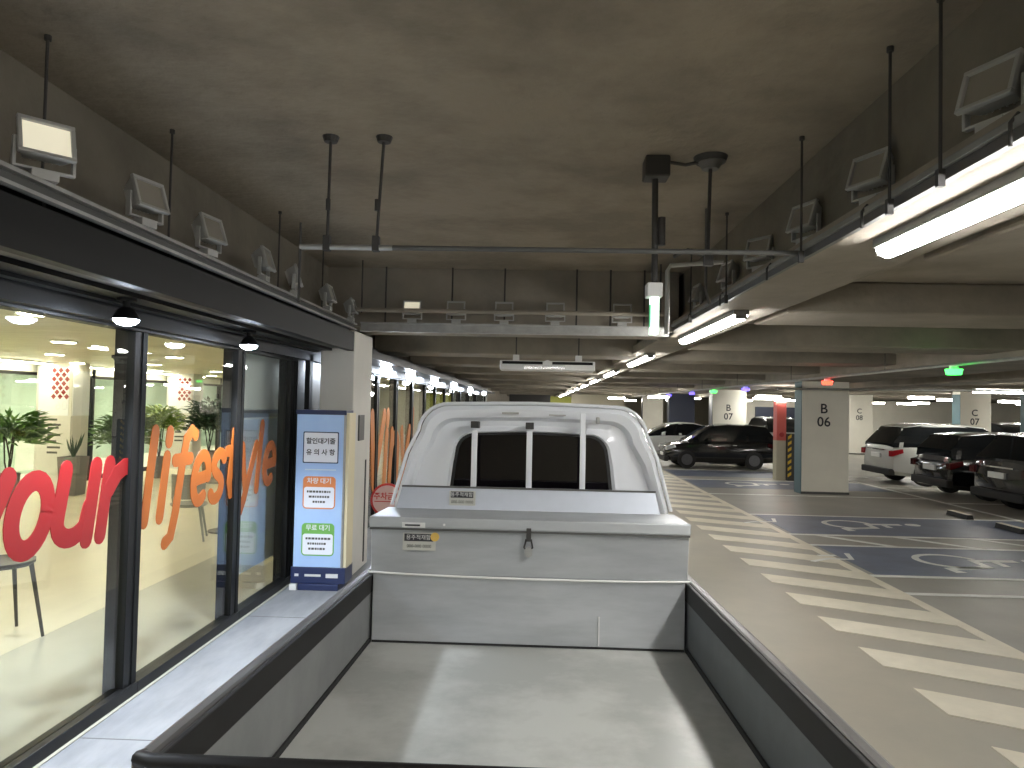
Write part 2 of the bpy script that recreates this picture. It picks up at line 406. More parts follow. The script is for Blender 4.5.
struct(MB().box(2.2, 5.6, 46, 46.2, 0, 2.8).build('wall_inner', m_beige))

# red fire column and hazard guard behind pillar B06
t = thing('fire_hydrant_column', 'white column with red upper half beside the teal pillar side', 'hydrant column', (7.1, 21.0, 0))
MB().box(-.15, .12, 0, .3, 0, 1.15).build('base_panel', m_beige, t)
MB().box(-.15, .12, -.01, .3, 1.15, 2.3).build('red_panel', m_pink, t)
MB().cyl((-.02, -.02, 1.32), (-.02, -.05, 1.32), .07).build('alarm_bell', m_redp, t)
MB().box(-.2, .2, -.05, .1, 2.3, 2.36).build('lamp', m_tubefar, t)
t = thing('hazard_guard', 'black and yellow striped guard post beside the red column', 'guard post', (7.36, 20.9, 0))
MB().box(-.12, .1, 0, .2, 0, 1.35).build('post', m_dark, t)
for k in range(7): MB().prism([(-.12, .1+k*.18), (-.02, .17+k*.18), (-.02, .26+k*.18), (-.12, .19+k*.18)], lambda u, v, w: (u, -.004*w-.001, v)).build('stripe', m_yel, t)

# ------------------------------------------------------------------ tube light row
def tube_light(L, label, cat='tube light'):
    t = thing('tube_light', label, cat, group='tube lights under the long beam')
    MB().box(-.062, .062, 0.0, L, .036, .078).build('housing', m_grey2, t, bev=.005)
    prof = [(.055*cos(a), -.045*sin(a)+.035) for a in [pi*i/10 for i in range(11)]]
    MB().loft([[(x, y, z) for x, z in prof] for y in (.02, L-.02)], closed=True).build('diffuser', m_tube, t, smooth=True)
    for y in (0, L-.02): MB().box(-.045, .045, y+.002, y+.018, .0, .038).build('end_cap', m_grey2, t)
    return t
ords = ['first', 'second', 'third', 'fourth', 'fifth', 'sixth', 'seventh', 'eighth', 'ninth', 'tenth', 'eleventh', 'twelfth', 'thirteenth', 'fourteenth', 'fifteenth']
tl = tube_light(2.25, 'largest and nearest glowing tube light under the right beam'); tl.location = (1.60, 1.10, 2.725)
for k in range(1, 14):
    dup(tl, (1.60+.012*k, 1.10+4.63*k, 2.725), 0, f'{ords[k]} tube light along the right beam counted from the nearest')
dup(tl, (1.60, 1.10-4.63, 2.725), 0, 'tube light under the right beam behind the truck tail')
dup(tl, (1.60, 1.10-9.26, 2.725), 0, 'tube light under the right beam farthest behind the truck')

def bay_light(L, x, y, z, label, rz=0):
    t = thing('ceiling_light', label, 'ceiling light', (x, y, z), (0, 0, rz), 'ceiling lights over the parked cars')
    MB().box(-L/2, L/2, -.07, .07, .03, .07).build('housing', m_offw, t)
    MB().box(-L/2+.02, L/2-.02, -.09, .09, -.04, .03).build('diffuser', m_tubefar, t)
    return t
bl = bay_light(1.2, 11.95, 19.0, 2.62, 'wide ceiling light above the black car between two pillars')
spots = [(8.3, 26.0, 2.5, 'ceiling light just left of the teal pillar side'), (14.2, 27, 2.6, 'ceiling light over the roof of the silver SUV'),
 (5.3, 31.5, 2.5, 'ceiling light above the black hatchback bonnet'), (4.2, 38, 2.5, 'small ceiling light above the white sedan'),
 (16.9, 30, 2.6, 'ceiling light above the black car roof'), (20, 31, 2.6, 'ceiling light far right beyond the black cars'),
 (13.5, 33, 2.6, 'ceiling light beyond the silver SUV'), (18.0, 25, 2.55, 'ceiling light beside the right edge pillar'),
 (11.2, 36, 2.6, 'far ceiling light between pillars'), (8.6, 40, 2.6, 'far ceiling light behind the hatchback'),
 (17, 38, 2.6, 'far ceiling light over the middle aisle'), (6.0, 12.4, 2.98, None), (12.0, 10.5, 2.6, 'ceiling light over the empty bays at right'),
 (12.0, 3.0, 2.6, 'ceiling light over the near bays at right'), (5.6, 0.0, 2.98, None), (21, 40, 2.6, 'far ceiling light at the back right'), (14.5, 40, 2.6, 'far ceiling light behind the pale pillar'),
 (18.5, 36.5, 2.5, 'far ceiling light above the distant dark car'), (20.5, 44, 2.6, 'farthest ceiling light before the inner wall'), (24, 36, 2.6, 'far ceiling light near the right wall'),
 (12.6, 44, 2.6, 'small far ceiling light left of the pale pillar'), (16.2, 44, 2.6, 'small far ceiling light right of the pale pillar'), (6.0, 47, 2.5, 'small far ceiling light beyond the navy pillar'),
 (9.4, 50, 2.6, 'small far ceiling light in the far aisle'), (11.0, 14.2, 2.58, 'ceiling light above the nearest black car')]
for x, y, z, lab in spots:
    if lab: dup(bl, (x, y, z), 0, lab).scale = (.75, 1, 1)

# ------------------------------------------------------------------ channels (cable trunking) with hanger rods
def channel_y(name, label, x, y0, y1, z0, z1, s):
    t = thing(name, label, 'cable channel', (x, y0, z0)); L = y1-y0; h = z1-z0
    MB().box(-.006, .006, 0, L, 0, h).build('web', m_galvdark, t)
    a, b = (0, .035) if s > 0 else (-.035, 0)
    MB().box(a, b, 0, L, h-.016, h).build('upper_flange', m_galv, t); MB().box(a, b, 0, L, 0, .014).build('lower_flange', m_galv, t)
    MB().box(-s*.05-.025, -s*.05+.025, 0, L, h*.5, h*.5+.02).build('cable', m_black, t)
    return t
def channel_y2(name, label, x, y0, y1, z0, z1, s):
    t = thing(name, label, 'cable channel', (x, y0, z0)); L = y1-y0; h = z1-z0
    MB().box(-.016, .02, 0, L, h-.028, h).build('upper_flange', m_grey2, t, bev=.004); MB().box(-.004, .02, 0, L, 0, h-.03).build('web', m_grey, t)
    return t
def rods_on(t, ys, ztop, dx=0):
    zl = t.location
    for y in ys:
        mb = MB().cyl((dx, y-zl.y, -.02), (dx, y-zl.y, ztop-zl.z), .0062, n=8)
        mb.cyl((dx, y-zl.y, ztop-zl.z-.02), (dx, y-zl.y, ztop-zl.z), .013, n=10)
        mb.box(dx-.012, dx+.012, y-zl.y-.010, y-zl.y+.010, -.03, .03); mb.build('hanger_rod', m_dark, t)
lch = channel_y('cable_channel', 'galvanised cable channel along the top of the black fascia', -1.90, -9, 7.28, 2.74, 2.81, 1)
rods_on(lch, (.8, 1.75, 2.73, 3.70, 5.3, 6.4), 3.43, -.07)
rch = channel_y2('cable_channel', 'galvanised cable channel along the concrete beam on the right', 1.38, -9, 7.4, 2.80, 2.868, -1)
rods_on(rch, (.8, 1.7, 2.45, 2.80, 3.73, 5.2, 6.4), 3.43, -.03)
for y in (1.2, 2.1, 3.05, 4.3, 5.4, 6.5):
    MB().tube([(.0, y+9, .08), (-.024, y+9, .05), (-.024, y+9, -.02)], .006).build('cable_clip', m_dark, rch)
ech = thing('cable_channel', 'galvanised cable channel crossing in front of the far beam', 'cable channel', (-1.86, 7.40, 2.74))
MB().box(0, 3.2, 0, .012, 0, .10).build('web', m_galv, ech)
MB().box(0, 3.2, -.03, 0, .085, .10).build('upper_flange', m_galv, ech); MB().box(0, 3.2, -.03, 0, 0, .015).build('lower_flange', m_galv, ech)
for x in (.25, .95, 1.5, 2.25, 2.6, 2.95): MB().cyl((x, .03, 0), (x, .03, .69), .009, n=6).build('hanger_rod', m_dark, ech)
p = thing('conduit', 'dark conduit running above the far cross channel', 'conduit', (-1.9, 7.10, 2.93))
MB().cyl((0, 0, 0), (3.2, 0, 0), .022).build('pipe', m_beam, p)
for x in (.12, 3.1): MB().cyl((x, 0, -.03), (x, 0, .50), .008, n=6).build('hanger_rod', m_dark, p)

# cross pipe with its two hangers
p = thing('cross_pipe', 'thin grey pipe hung across the open ceiling bay', 'pipe', (-1.29, 3.78, 2.83))
MB().cyl((0, 0, 0), (2.645, 0, -.0), .0135).build('pipe', m_galvdark, p, smooth=True)
MB().cyl((0, 0, -.0), (.5, 0, 0), .0155).build('sleeve', m_galv, p, smooth=True)
for x0, x1 in ((.15, .145), (.44, .41)):
    mb = MB().cyl((x1, 0, -.015), (x0, 0, .60), .008, n=8); mb.cyl((x0, 0, .57), (x0, 0, .60), .035, r2=.045, n=12)
    mb.box(x1-.018, x1+.018, -.02, .02, -.02, .06); mb.cyl((x1, 0, .2), (x1, 0, .26), .013, n=8); mb.build('hanger_rod', m_dark, p)
MB().cyl((.0, 0, -.30), (.0, 0, .13), .007, n=8).build('drop_rod', m_dark, p)

# ceiling box, pole and hanging lit sign
t = thing('hanging_exit_sign', 'slim glowing green sign hanging from a black ceiling box on a pole', 'exit sign', (.655, 4.08, 3.43))
MB().box(-.07, .07, -.07, .07, -.12, 0).build('ceiling_box', m_dark, t, bev=.01)
MB().cyl((0, 0, -.73), (-.005, 0, -.12), .018).build('pole', m_dark, t, smooth=True)
MB().cyl((.035, .0, -.50), (.035, 0, -.34), .022).build('coupling', m_dark, t, smooth=True)
MB().box(-.047, .04, -.05, .05, -.80, -.72).build('housing', m_offw, t, bev=.006)
MB().box(-.022, .022, -.04, .04, -1.01, -.80).build('lit_panel', m_exit, t, bev=.004)
MB().box(-.024, -.0222, -.025, .025, -.97, -.84).build('pictogram', m_exitg, t)
MB().box(.0222, .024, -.025, .025, -.97, -.84).build('pictogram', m_exitg, t)
t = thing('detector_drop', 'dark round ceiling disc with a thin pipe drop beside the black box', 'detector', (.955, 4.05, 3.43))
MB().cyl((0, 0, -.03), (0, 0, 0), .085, r2=.095, n=24).build('disc', m_dark, t, smooth=True)
MB().cyl((0, 0, -.07), (0, 0, -.03), .045, r2=.07, n=20).build('rim', m_grey, t, smooth=True)
MB().cyl((-.01, 0, -.62), (0, 0, -.06), .010).build('pipe', m_dark, t, smooth=True)
MB().box(-.03, .02, -.02, .02, -.62, -.54).build('clamp', m_dark, t)
MB().tube([(-.24, .0, -.03), (-.14, 0, -.045), (-.07, 0, -.03)], .010).build('link_cable', m_dark, t)
MB().tube([(-.20, -.0, -.57), (-.12, 0, -.53), (-.03, 0, -.56)], .010).build('loose_cable', m_dark, t)
# pale conduit frame near the right channel
t = thing('bent_conduit', 'pale bent conduit dropping beside the right channel', 'conduit', (.85, 5.1, 2.55))
MB().tube([(.06, 0, -.02), (.06, 0, .43), (.08, 0, .47), (.45, 0, .50)], .017).build('pipe', m_floodb, t, smooth=True)
MB().tube([(.33, 0, .88), (.33, .0, .30), (.36, 0, .2)], .010).build('side_pipe', m_grey, t, smooth=True)

# ------------------------------------------------------------------ floodlights
def floodlight(lensm):
    t = thing('floodlight', 'x', 'floodlight')
    MB().box(-.045, .045, -.03, .03, 0, .035).build('foot', m_floodb, t)
    mb = MB()   # U bracket
    for s in (-1, 1): mb.box(s*.098-.006, s*.098+.006, -.014, .014, .04, .15)
    mb.box(-.104, .104, -.014, .014, .034, .044); mb.build('bracket', m_floodb, t, bev=.003)
    # head tilted back: faces -y and up
    def hd(x, y, z):
        a = RAD(-18); y2, z2 = y*cos(a)-z*sin(a), y*sin(a)+z*cos(a); return (x, y2, z2+.145)
    def hbox(mb, x0, x1, y0, y1, z0, z1, tx=0, mi=0):
        vs = [hd(x*(1-(tx if y == y1 else 0)), y, z*(1-(tx if y == y1 else 0))) for z in (z0, z1) for y in (y0, y1) for x in (x0, x1)]
        mb.add(vs, [(0, 2, 3, 1), (4, 5, 7, 6), (0, 1, 5, 4), (2, 6, 7, 3), (0, 4, 6, 2), (1, 3, 7, 5)], mi)
    mb = MB(); hbox(mb, -.088, .088, -.02, .045, -.07, .07, .25)
    for i in range(6): hbox(mb, -.06+i*.024-.003, -.06+i*.024+.003, .03, .06, -.045, .045)
    mb.build('body', m_floodb, t)
    mb = MB()
    hbox(mb, -.095, .095, -.04, -.02, .062, .078); hbox(mb, -.095, .095, -.04, -.02, -.078, -.062)
    hbox(mb, -.095, -.08, -.04, -.02, -.062, .062); hbox(mb, .08, .095, -.04, -.02, -.062, .062)
    mb.build('front_frame', m_floodb, t, bev=.003)
    mb = MB(); hbox(mb, -.08, .08, -.026, -.0205, -.062, .062); mb.build('lens', lensm, t)
    return t
fa = floodlight(m_lens); fb = floodlight(m_lensw)
lY = [2.62, 3.32, 3.98, 4.80, 5.42, 6.3, 7.1]
fb.location = (-1.885, lY[0], 2.812); fb.rotation_euler = (0, 0, RAD(48)); fb['label'] = 'floodlight with pale reflected glow on its glass, nearest on the left channel'; fb['group'] = 'floodlights on the cable channels'  # warm reflection in this lens is set as emission
fa.location = (-1.885, lY[1], 2.812); fa.rotation_euler = (0, 0, RAD(75)); fa['label'] = 'second floodlight from the near end of the left channel'; fa['group'] = 'floodlights on the cable channels'
for i in range(2, 7):
    dup(fa, (-1.885, lY[i], 2.812), RAD((75, 80, 95, 105, 92, 95)[i-1]), f'{ords[i]} floodlight from the near end of the left channel', 'floodlights on the cable channels')
for i, y in enumerate((2.33, 3.17, 3.95, 4.75, 5.55, 6.6)):
    dup(fa, (1.455, y, 2.914), RAD((-68, -66, -70, -55, -80, -85)[i]), f'{ords[i]} floodlight from the near end of the right channel', 'floodlights on the cable channels')
f1 = dup(fb, (-1.32, 7.39, 2.842), 0, 'brightly glowing floodlight at the left of the far channel', 'floodlights on the cable channels')
for i, x in enumerate((-.86, -.36, .17, .86)):
    dup(fa, (x, 7.39, 2.842), 0, f'{ords[i]} unlit floodlight on the far channel right of the glowing one', 'floodlights on the cable channels')
for i, y in enumerate((1.55, 2.0)):
    dup(fa, (-1.885, y-.3, 2.812), RAD(60), f'floodlight on left channel outside the view, number {"one" if i else "two"}', 'floodlights on the cable channels') if False else None

# white ceiling unit beyond the cab roof
t = thing('ceiling_fan_unit', 'long white ceiling unit with dark slots above the truck cab', 'air unit', (.12, 9.0, 2.45))
MB().box(-.6, .6, 0, .35, 0, .12).build('casing', m_offw, t, bev=.012)
for x0, x1 in ((-.57, -.06), (.06, .57)): MB().box(x0, x1, -.006, .002, .075, .11).build('slot', m_black, t)
MB().box(-.30, .22, -.008, 0, .012, .05).build('front_badge', m_chrome, t, bev=.004)
MB().cyl((0, -.03, .085), (0, 0, .085), .045, n=16).build('sensor', m_offw, t)
for x in (-.4, .4): MB().box(x-.04, x+.04, .1, .2, .12, .2).build('mount', m_offw, t); MB().cyl((x, .15, .2), (x, .15, .65), .008).build('hanger_rod', m_dark, t)

# parking guidance line on the right
t = thing('guidance_conduit', 'long thin conduit carrying coloured bay indicators at right', 'conduit', (5.25, -3, 2.63))
MB().cyl((0, 0, 0), (0, 42, 0), .022, n=8).build('pipe', m_galv, t)
for y in range(2, 42, 4): MB().cyl((0, y, 0), (0, y, .5), .006, n=6).build('hanger_rod', m_dark, t)
for nm, x, y, m, lab in (('green', 5.16, 9.05, m_ledg, 'green bay indicator lamp largest on the right conduit'), ('red', 5.25, 13.15, m_ledr, 'red bay indicator lamp above pillar B 06'),
        ('blue', 5.30, 18.4, m_ledb, 'blue bay indicator lamp left of the teal pillar'), ('green', 5.2, 21.3, m_ledg, 'small green bay indicator lamp over the black hatchback'),
        ('blue', 5.25, 24.5, m_ledb, 'small blue bay indicator lamp left of the small green one'), ('blue', 5.25, 28.7, m_ledb, 'farthest blue bay indicator lamp on the conduit')):
    o = thing('bay_indicator', lab, 'indicator lamp', (x, y, 2.515), group=None)
    MB().cyl((0, 0, .05), (0, 0, .09), .055).build('base', m_offw, o); MB().cyl((0, 0, -.02), (0, 0, .05), .085, r2=.10, n=16).build('lens', m, o, smooth=True)
t = thing('sprinkler_pipe', 'red sprinkler pipe above the black cars at right', 'pipe', (12.4, 15.9, 2.60))
MB().cyl((0, 0, 0), (8, 0, 0), .07).build('pipe', m_redp, t, smooth=True)
for x in (1, 3.5, 6): MB().cyl((x, 0, -.12), (x, 0, 0), .02).build('sprinkler_head', m_chrome, t)
t = thing('conduit', 'pale conduit crossing in front of pillar B 06', 'conduit', (5.6, 16.9, 2.52))
MB().cyl((0, 0, 0), (6, 0, .06), .025).build('pipe', m_galv, t)

for i, (x, y) in enumerate(((-.9, -1.2), (.5, -1.2), (-.9, -3.6), (.5, -3.6), (-.2, -6.5))):  # unseen soft panels, added to fill the box front and bed with light
    t = thing('added_fill_panel', 'added square fill light panel in the open bay behind the viewpoint, %s' % ords[i], 'ceiling light', (x, y, 3.40), group='added fill panels behind the viewpoint')
    MB().box(-.32, .32, -.32, .32, 0, .03).build('housing', m_offw, t); MB().box(-.3, .3, -.3, .3, -.012, 0).build('diffuser', m_fill, t)
# ------------------------------------------------------------------ wheel stops
def wheel_stop():
    t = thing('wheel_stop', 'x', 'wheel stop')
    MB().loft([[(-.07, y, .0), (-.045, y, .09), (.045, y, .09), (.07, y, 0)] for y in (-.35, .35)]).build('block', m_rubber, t, bev=.008)
    MB().box(-.05, .05, -.33, .33, .09, .096).build('reflective_strip', m_cream, t)
    return t
w0 = wheel_stop(); w0.location = (8.3, 14.35, 0); w0['label'] = 'black and white wheel stop at the far blue bay, the farther one'; w0['group'] = 'wheel stops'
dup(w0, (8.28, 12.8, 0), 0, 'black and white wheel stop at the far blue bay, the nearer one', 'wheel stops')
dup(w0, (8.28, 10.5, 0), 0, 'wheel stop at the near blue bay beyond the right edge', 'wheel stops')

# ------------------------------------------------------------------ cars
def car(name, label, cat, prof, roofline, L, Wd, paint, tailm=m_tail, suv=False):
    """nose at +x=0? car runs along local x: rear at x=0, nose at x=L; y centred"""
    t = thing(name, label, cat)
    hw = Wd/2
    # lower body: stations (x, z_top, half width factor)
    rings = []
    for x, zt, wf, zb in prof:
        w = hw*wf; zm = zb+(zt-zb)*.5
        rings.append([(x, -w*.88, zb), (x, -w*.985, zb+.10), (x, -w, zm), (x, -w*.975, zt-.10), (x, -w*.90, zt-.015), (x, -w*.5, zt+.015),
                      (x, w*.5, zt+.015), (x, w*.90, zt-.015), (x, w*.975, zt-.10), (x, w, zm), (x, w*.985, zb+.10), (x, w*.88, zb)])
    MB().loft(rings).build('body', paint, t, smooth=True)
    # greenhouse glass
    rg = []; rr = []
    for x, zb, zt in roofline:
        wb, wt = hw*.90, hw*.72
        f = (zt-zb)/max(r[2]-r[1] for r in roofline)
        wt2 = wb+(wt-wb)*f
        rg.append([(x, -wb, zb), (x, -wt2, zt-.03*f), (x, -wt2*.9, zt), (x, wt2*.9, zt), (x, wt2, zt-.03*f), (x, wb, zb)])
    MB().loft(rg).build('window_glass', m_carglass, t, smooth=True)
    top = [r for r in roofline if r[2]-r[1] > .38]
    ro_ = []
    for x, zb, zt in top:
        wt2 = hw*.72+.012; ro_.append([(x, -wt2, zt-.06), (x, -wt2*.97, zt-.005), (x, -wt2*.8, zt+.018), (x, wt2*.8, zt+.018), (x, wt2*.97, zt-.005), (x, wt2, zt-.06)])
    MB().loft(ro_).build('roof', paint, t, smooth=True)
    # pillars on the sides
    zb = top[0][1]
    for xf in (.0, .36, .70, 1.0):
        x = top[0][0]+(top[-1][0]-top[0][0])*xf
        lean = (-.16 if xf == 0 else (.30 if xf == 1 else 0))
        for s in (-1, 1):
            mb = MB(); mb.add([(x+lean-.05, s*(hw*.905), zb), (x+lean+.06, s*(hw*.905), zb), (x+.05, s*(hw*.735), top[0][2]-.04), (x-.05, s*(hw*.735), top[0][2]-.04),
                    (x+lean-.05, s*(hw*.88), zb), (x+lean+.06, s*(hw*.88), zb), (x+.05, s*(hw*.70), top[0][2]-.04), (x-.05, s*(hw*.70), top[0][2]-.04)],
                   [(0, 1, 2, 3), (7, 6, 5, 4), (0, 4, 5, 1), (1, 5, 6, 2), (2, 6, 7, 3), (3, 7, 4, 0)])
            mb.build('window_pillar', paint, t)
    # wheels
    r = .35 if suv else .30
    for x in (L*.20, L*.81):
        for s in (-1, 1):
            w = MB().cyl((x, s*(hw-.20), r), (x, s*(hw+.005), r), r, n=24); w = w.build('wheel', m_rubber, t, smooth=True)
            rm = MB().cyl((x, s*(hw-.02), r), (x, s*(hw+.012), r), r*.62, n=20)
            for k in range(5):
                a = 2*pi*k/5; rm.box(x-.02+r*.3*cos(a), x+.02+r*.3*cos(a), s*(hw+.012)-.004, s*(hw+.012)+.012, r+r*.3*sin(a)-.02, r+r*.3*sin(a)+.02)
            rm.build('rim', m_rim, w, smooth=True)
    # lamps, bumpers, plate
    zr = prof[1][1]
    for s in (-1, 1):
        MB().prism([(-.03, zr-.28), (.30, zr-.17), (.28, zr-.06), (-.03, zr-.12)], lambda u, v, k: (u, s*(hw*.80+k*hw*.20), v)).build('tail_lamp', tailm, t, bev=.01)
        MB().prism([(L-.34, .70), (L+.0, .60), (L-.03, .74), (L-.30, .80)], lambda u, v, k: (u, s*(hw*.62+k*hw*.33), v)).build('headlamp', m_head, t, bev=.01)
        MB().box(L*.60, L*.60+.14, s*(hw+.10)-.09, s*(hw+.10)+.07, zr-.02, zr+.12).build('side_mirror', paint, t, bev=.03)
        for xd in (.36, .58): MB().box(L*xd, L*xd+.15, s*(hw*.99)-.012, s*(hw*.99)+.014, zr-.16, zr-.13).build('door_handle', m_chrome if paint is m_carb else paint, t)
    MB().box(-.045, 0, -.26, .26, zr-.33, zr-.21).build('number_plate', m_plate, t)
    MB().box(L-.01, L+.03, -.26, .26, .40, .50).build('number_plate', m_plate, t)
    MB().box(-.06, .10, -hw*.92, hw*.92, .28, .46).build('rear_bumper', m_rubber, t, bev=.03)
    MB().box(L-.10, L+.05, -hw*.9, hw*.9, .22, .38).build('front_bumper', m_rubber, t, bev=.03)
    MB().box(-.03, .02, -hw*.55, hw*.55, zr-.12, zr-.09).build('chrome_strip', m_chrome, t)
    MB().box(L-.02, L+.035, -hw*.5, hw*.5, .55, .68).build('grille', m_chrome, t, bev=.01)
    return t
hatchP = [(0, .75, .82, .32), (.06, .95, .92, .25), (.5, .97, .98, .2), (1.2, .96, 1, .2), (2.4, .94, 1, .2), (2.9, .90, .98, .2), (3.4, .80, .93, .22), (3.62, .68, .82, .26), (3.7, .50, .72, .3)]
hatchR = [(.06, .93, 1.12), (.30, .93, 1.44), (.8, .93, 1.49), (1.6, .93, 1.50), (2.1, .92, 1.44), (2.45, .92, 1.25), (2.95, .88, .92)]
suvP = [(0, .80, .85, .38), (.05, 1.08, .93, .30), (.5, 1.10, .98, .25), (1.5, 1.08, 1, .24), (3.0, 1.06, 1, .24), (3.6, 1.03, .98, .25), (4.3, .93, .92, .28), (4.58, .78, .80, .32), (4.66, .55, .72, .36)]
suvR = [(.05, 1.06, 1.15), (.42, 1.06, 1.62), (.9, 1.06, 1.70), (2.0, 1.06, 1.71), (2.6, 1.05, 1.65), (3.0, 1.04, 1.42), (3.5, 1.01, 1.05)]
sedP = [(0, .72, .82, .34), (.06, .92, .90, .26), (.8, .96, .98, .2), (1.8, .92, 1, .18), (3.0, .90, 1, .18), (3.6, .86, .98, .2), (4.3, .74, .90, .22), (4.62, .60, .78, .28), (4.7, .46, .7, .32)]
sedR = [(.55, .93, .96), (1.15, .92, 1.32), (1.6, .92, 1.42), (2.2, .91, 1.43), (2.6, .90, 1.36), (3.0, .89, 1.18), (3.5, .86, .89)]
c = car('black_hatchback', 'small black hatchback seen side on with nose to the left', 'car', hatchP, hatchR, 3.7, 1.62, m_carb, tailm=m_taild)
c.location = (8.1, 25.25, 0); c.rotation_euler = (0, 0, pi)
c = car('white_sedan', 'white sedan behind the black hatchback, partly hidden by the truck cab', 'car', sedP, sedR, 4.7, 1.84, m_carwh)
c.location = (8.1, 30.6, 0); c.rotation_euler = (0, 0, pi)
c = car('silver_suv', 'silver white SUV showing its rear and red tail lamp beside pillar B 06', 'car', suvP, suvR, 4.66, 1.88, m_carw, suv=True)
c.location = (9.85, 21.1, 0); c.rotation_euler = (0, 0, 0)
c = car('black_wagon', 'glossy black car parked between the silver SUV and the nearest black car', 'car', hatchP and [(x*1.22, z*1.03, w, b) for x, z, w, b in hatchP], [(x*1.22, a*1.03, b*1.04) for x, a, b in hatchR], 4.5, 1.78, m_carb, tailm=m_taild)
c.location = (9.7, 18.0, 0)
c = car('black_saloon', 'nearest black car cut off by the right edge of view', 'car', [(x, z*.97, w, b) for x, z, w, b in suvP], [(x, a*.97, b*.97) for x, a, b in suvR], 4.66, 1.86, m_carb, tailm=m_taild, suv=True)
c.location = (9.5, 15.1, 0)
c = car('dark_van', 'distant dark car with pale stripe seen above the black car roof', 'car', suvP, suvR, 4.66, 1.9, m_carb, suv=True)
c.location = (19.0, 31.6, 0); c.rotation_euler = (0, 0, -pi/2)
c = car('dark_van', 'distant dark car between the far pillars', 'car', suvP, suvR, 4.66, 1.9, m_carw, suv=True)
c.location = (11.4, 36.5, 0); c.rotation_euler = (0, 0, -pi/2)

# ------------------------------------------------------------------ cafe shell
struct(MB().box(-3.77, -2.45, -9, 34, -.05, .15).build('floor_cafe_border', m_cafegrey))
struct(MB().box(-9.95, -3.77, -9, 34, -.05, .151).build('floor_cafe', m_cafefloor))
struct(MB().box(-9.95, -2.60, -9, 34, 2.66, 2.75).build('ceiling_cafe', m_cafeceil))
struct(MB().box(-13.2, -9.95, -9, 34, -.05, .14).build('floor_outer', m_cafewall))
struct(MB().box(-13.2, -9.95, -9, 34, 2.716, 2.8).build('ceiling_outer', m_cafewall))
struct(MB().box(-13.3, -13.2, -9, 34, 0, 2.8).build('wall_outer', m_mint))
struct(MB().box(-13.2, -2.4, 34, 34.2, 0, 2.8).build('wall_cafe_end', m_cafewall))
struct(MB().box(-9.95, -2.6, -8.9, -8.8, 0, 2.8).build('wall_cafe_near', m_cafewall))
# fascia, soffit and header over the shop front
struct(MB().box(-2.0, -1.93, -9, 7.42, 2.535, 2.735).build('trim_1', m_black, bev=.004))
struct(MB().box(-2.6, -1.995, -9, 7.42, 2.70, 2.84).build('trim_2', m_black))
struct(MB().box(-2.16, -2.0, -9, 7.42, 2.56, 2.60).build('trim_3', m_grey))
struct(MB().box(-2.40, -2.16, -9, 7.42, 2.535, 2.60).build('trim_4', m_blackside))
struct(MB().box(-2.62, -2.40, -9, 8.3, 2.43, 2.72).build('trim_5', m_black))
struct(MB().box(-2.36, -2.30, -9, 7.42, 2.515, 2.535).build('trim_6', m_black))

def shop_window(n, y0, y1, x=-2.52, z0=.15, z1=2.43, fr=.05, label=None):
    w = bpy.data.objects.new('window_%d' % n, None); C.objects.link(w); w.location = (x, y0, z0); struct(w, label); L = y1-y0; H = z1-z0
    mb = MB().box(-.05, .05, 0, L, 0, .07).box(-.05, .05, 0, L, H-.02, H)
    mb.build('frame_rail', m_blackside, w, bev=.003)
    MB().box(-.10, .03, L-.13, L, 0.0, H).build('mullion', m_blackside, w, bev=.003)
    MB().box(.03, .036, L-.05, L, 0.0, H).build('mullion_cap', m_black, w)
    MB().box(-.004, .004, 0, L-.13, .07, H-.02).build('pane', m_glass, w)
    return w
edges = [-8.8, -6.4, -4.0, -1.9, .3, 2.4, 4.46, 5.99, 7.28]
for i in range(len(edges)-1): shop_window(i+1, edges[i], edges[i+1])
struct(MB().box(-2.62, -2.47, 7.28, 8.2, .15, 2.6).build('wall_jamb', m_blackside, bev=.004))
MB_ = struct(MB().box(-2.45, -2.40, 7.45, 7.55, .15, 2.5).build('trim_7', m_black))
fe = [8.3, 9.7, 11.1, 12.6, 14.2, 15.8, 17.4, 19.2, 21, 23, 26, 29, 33.9]
for i in range(len(fe)-1):
    shop_window(20+i, fe[i], fe[i+1], x=-2.50, z1=2.43)
struct(MB().box(-2.62, -2.40, 8.3, 34, 2.43, 2.80).build('trim_8', m_blackside))
# corner pillar (white)
cp = struct(MB().box(-2.30, -1.94, 7.49, 8.3, 0, 2.76).build('pillar_cafe', m_pillarw, bev=.01), 'white square pillar at the end of the shop front')
MB().box(-1.94, -1.925, 7.72, 7.95, 1.58, 1.86).build('switch_plate', m_grey, cp, bev=.003)
MB().box(-1.94, -1.932, 8.08, 8.12, .2, 1.35).build('corner_strip', m_dark, cp)

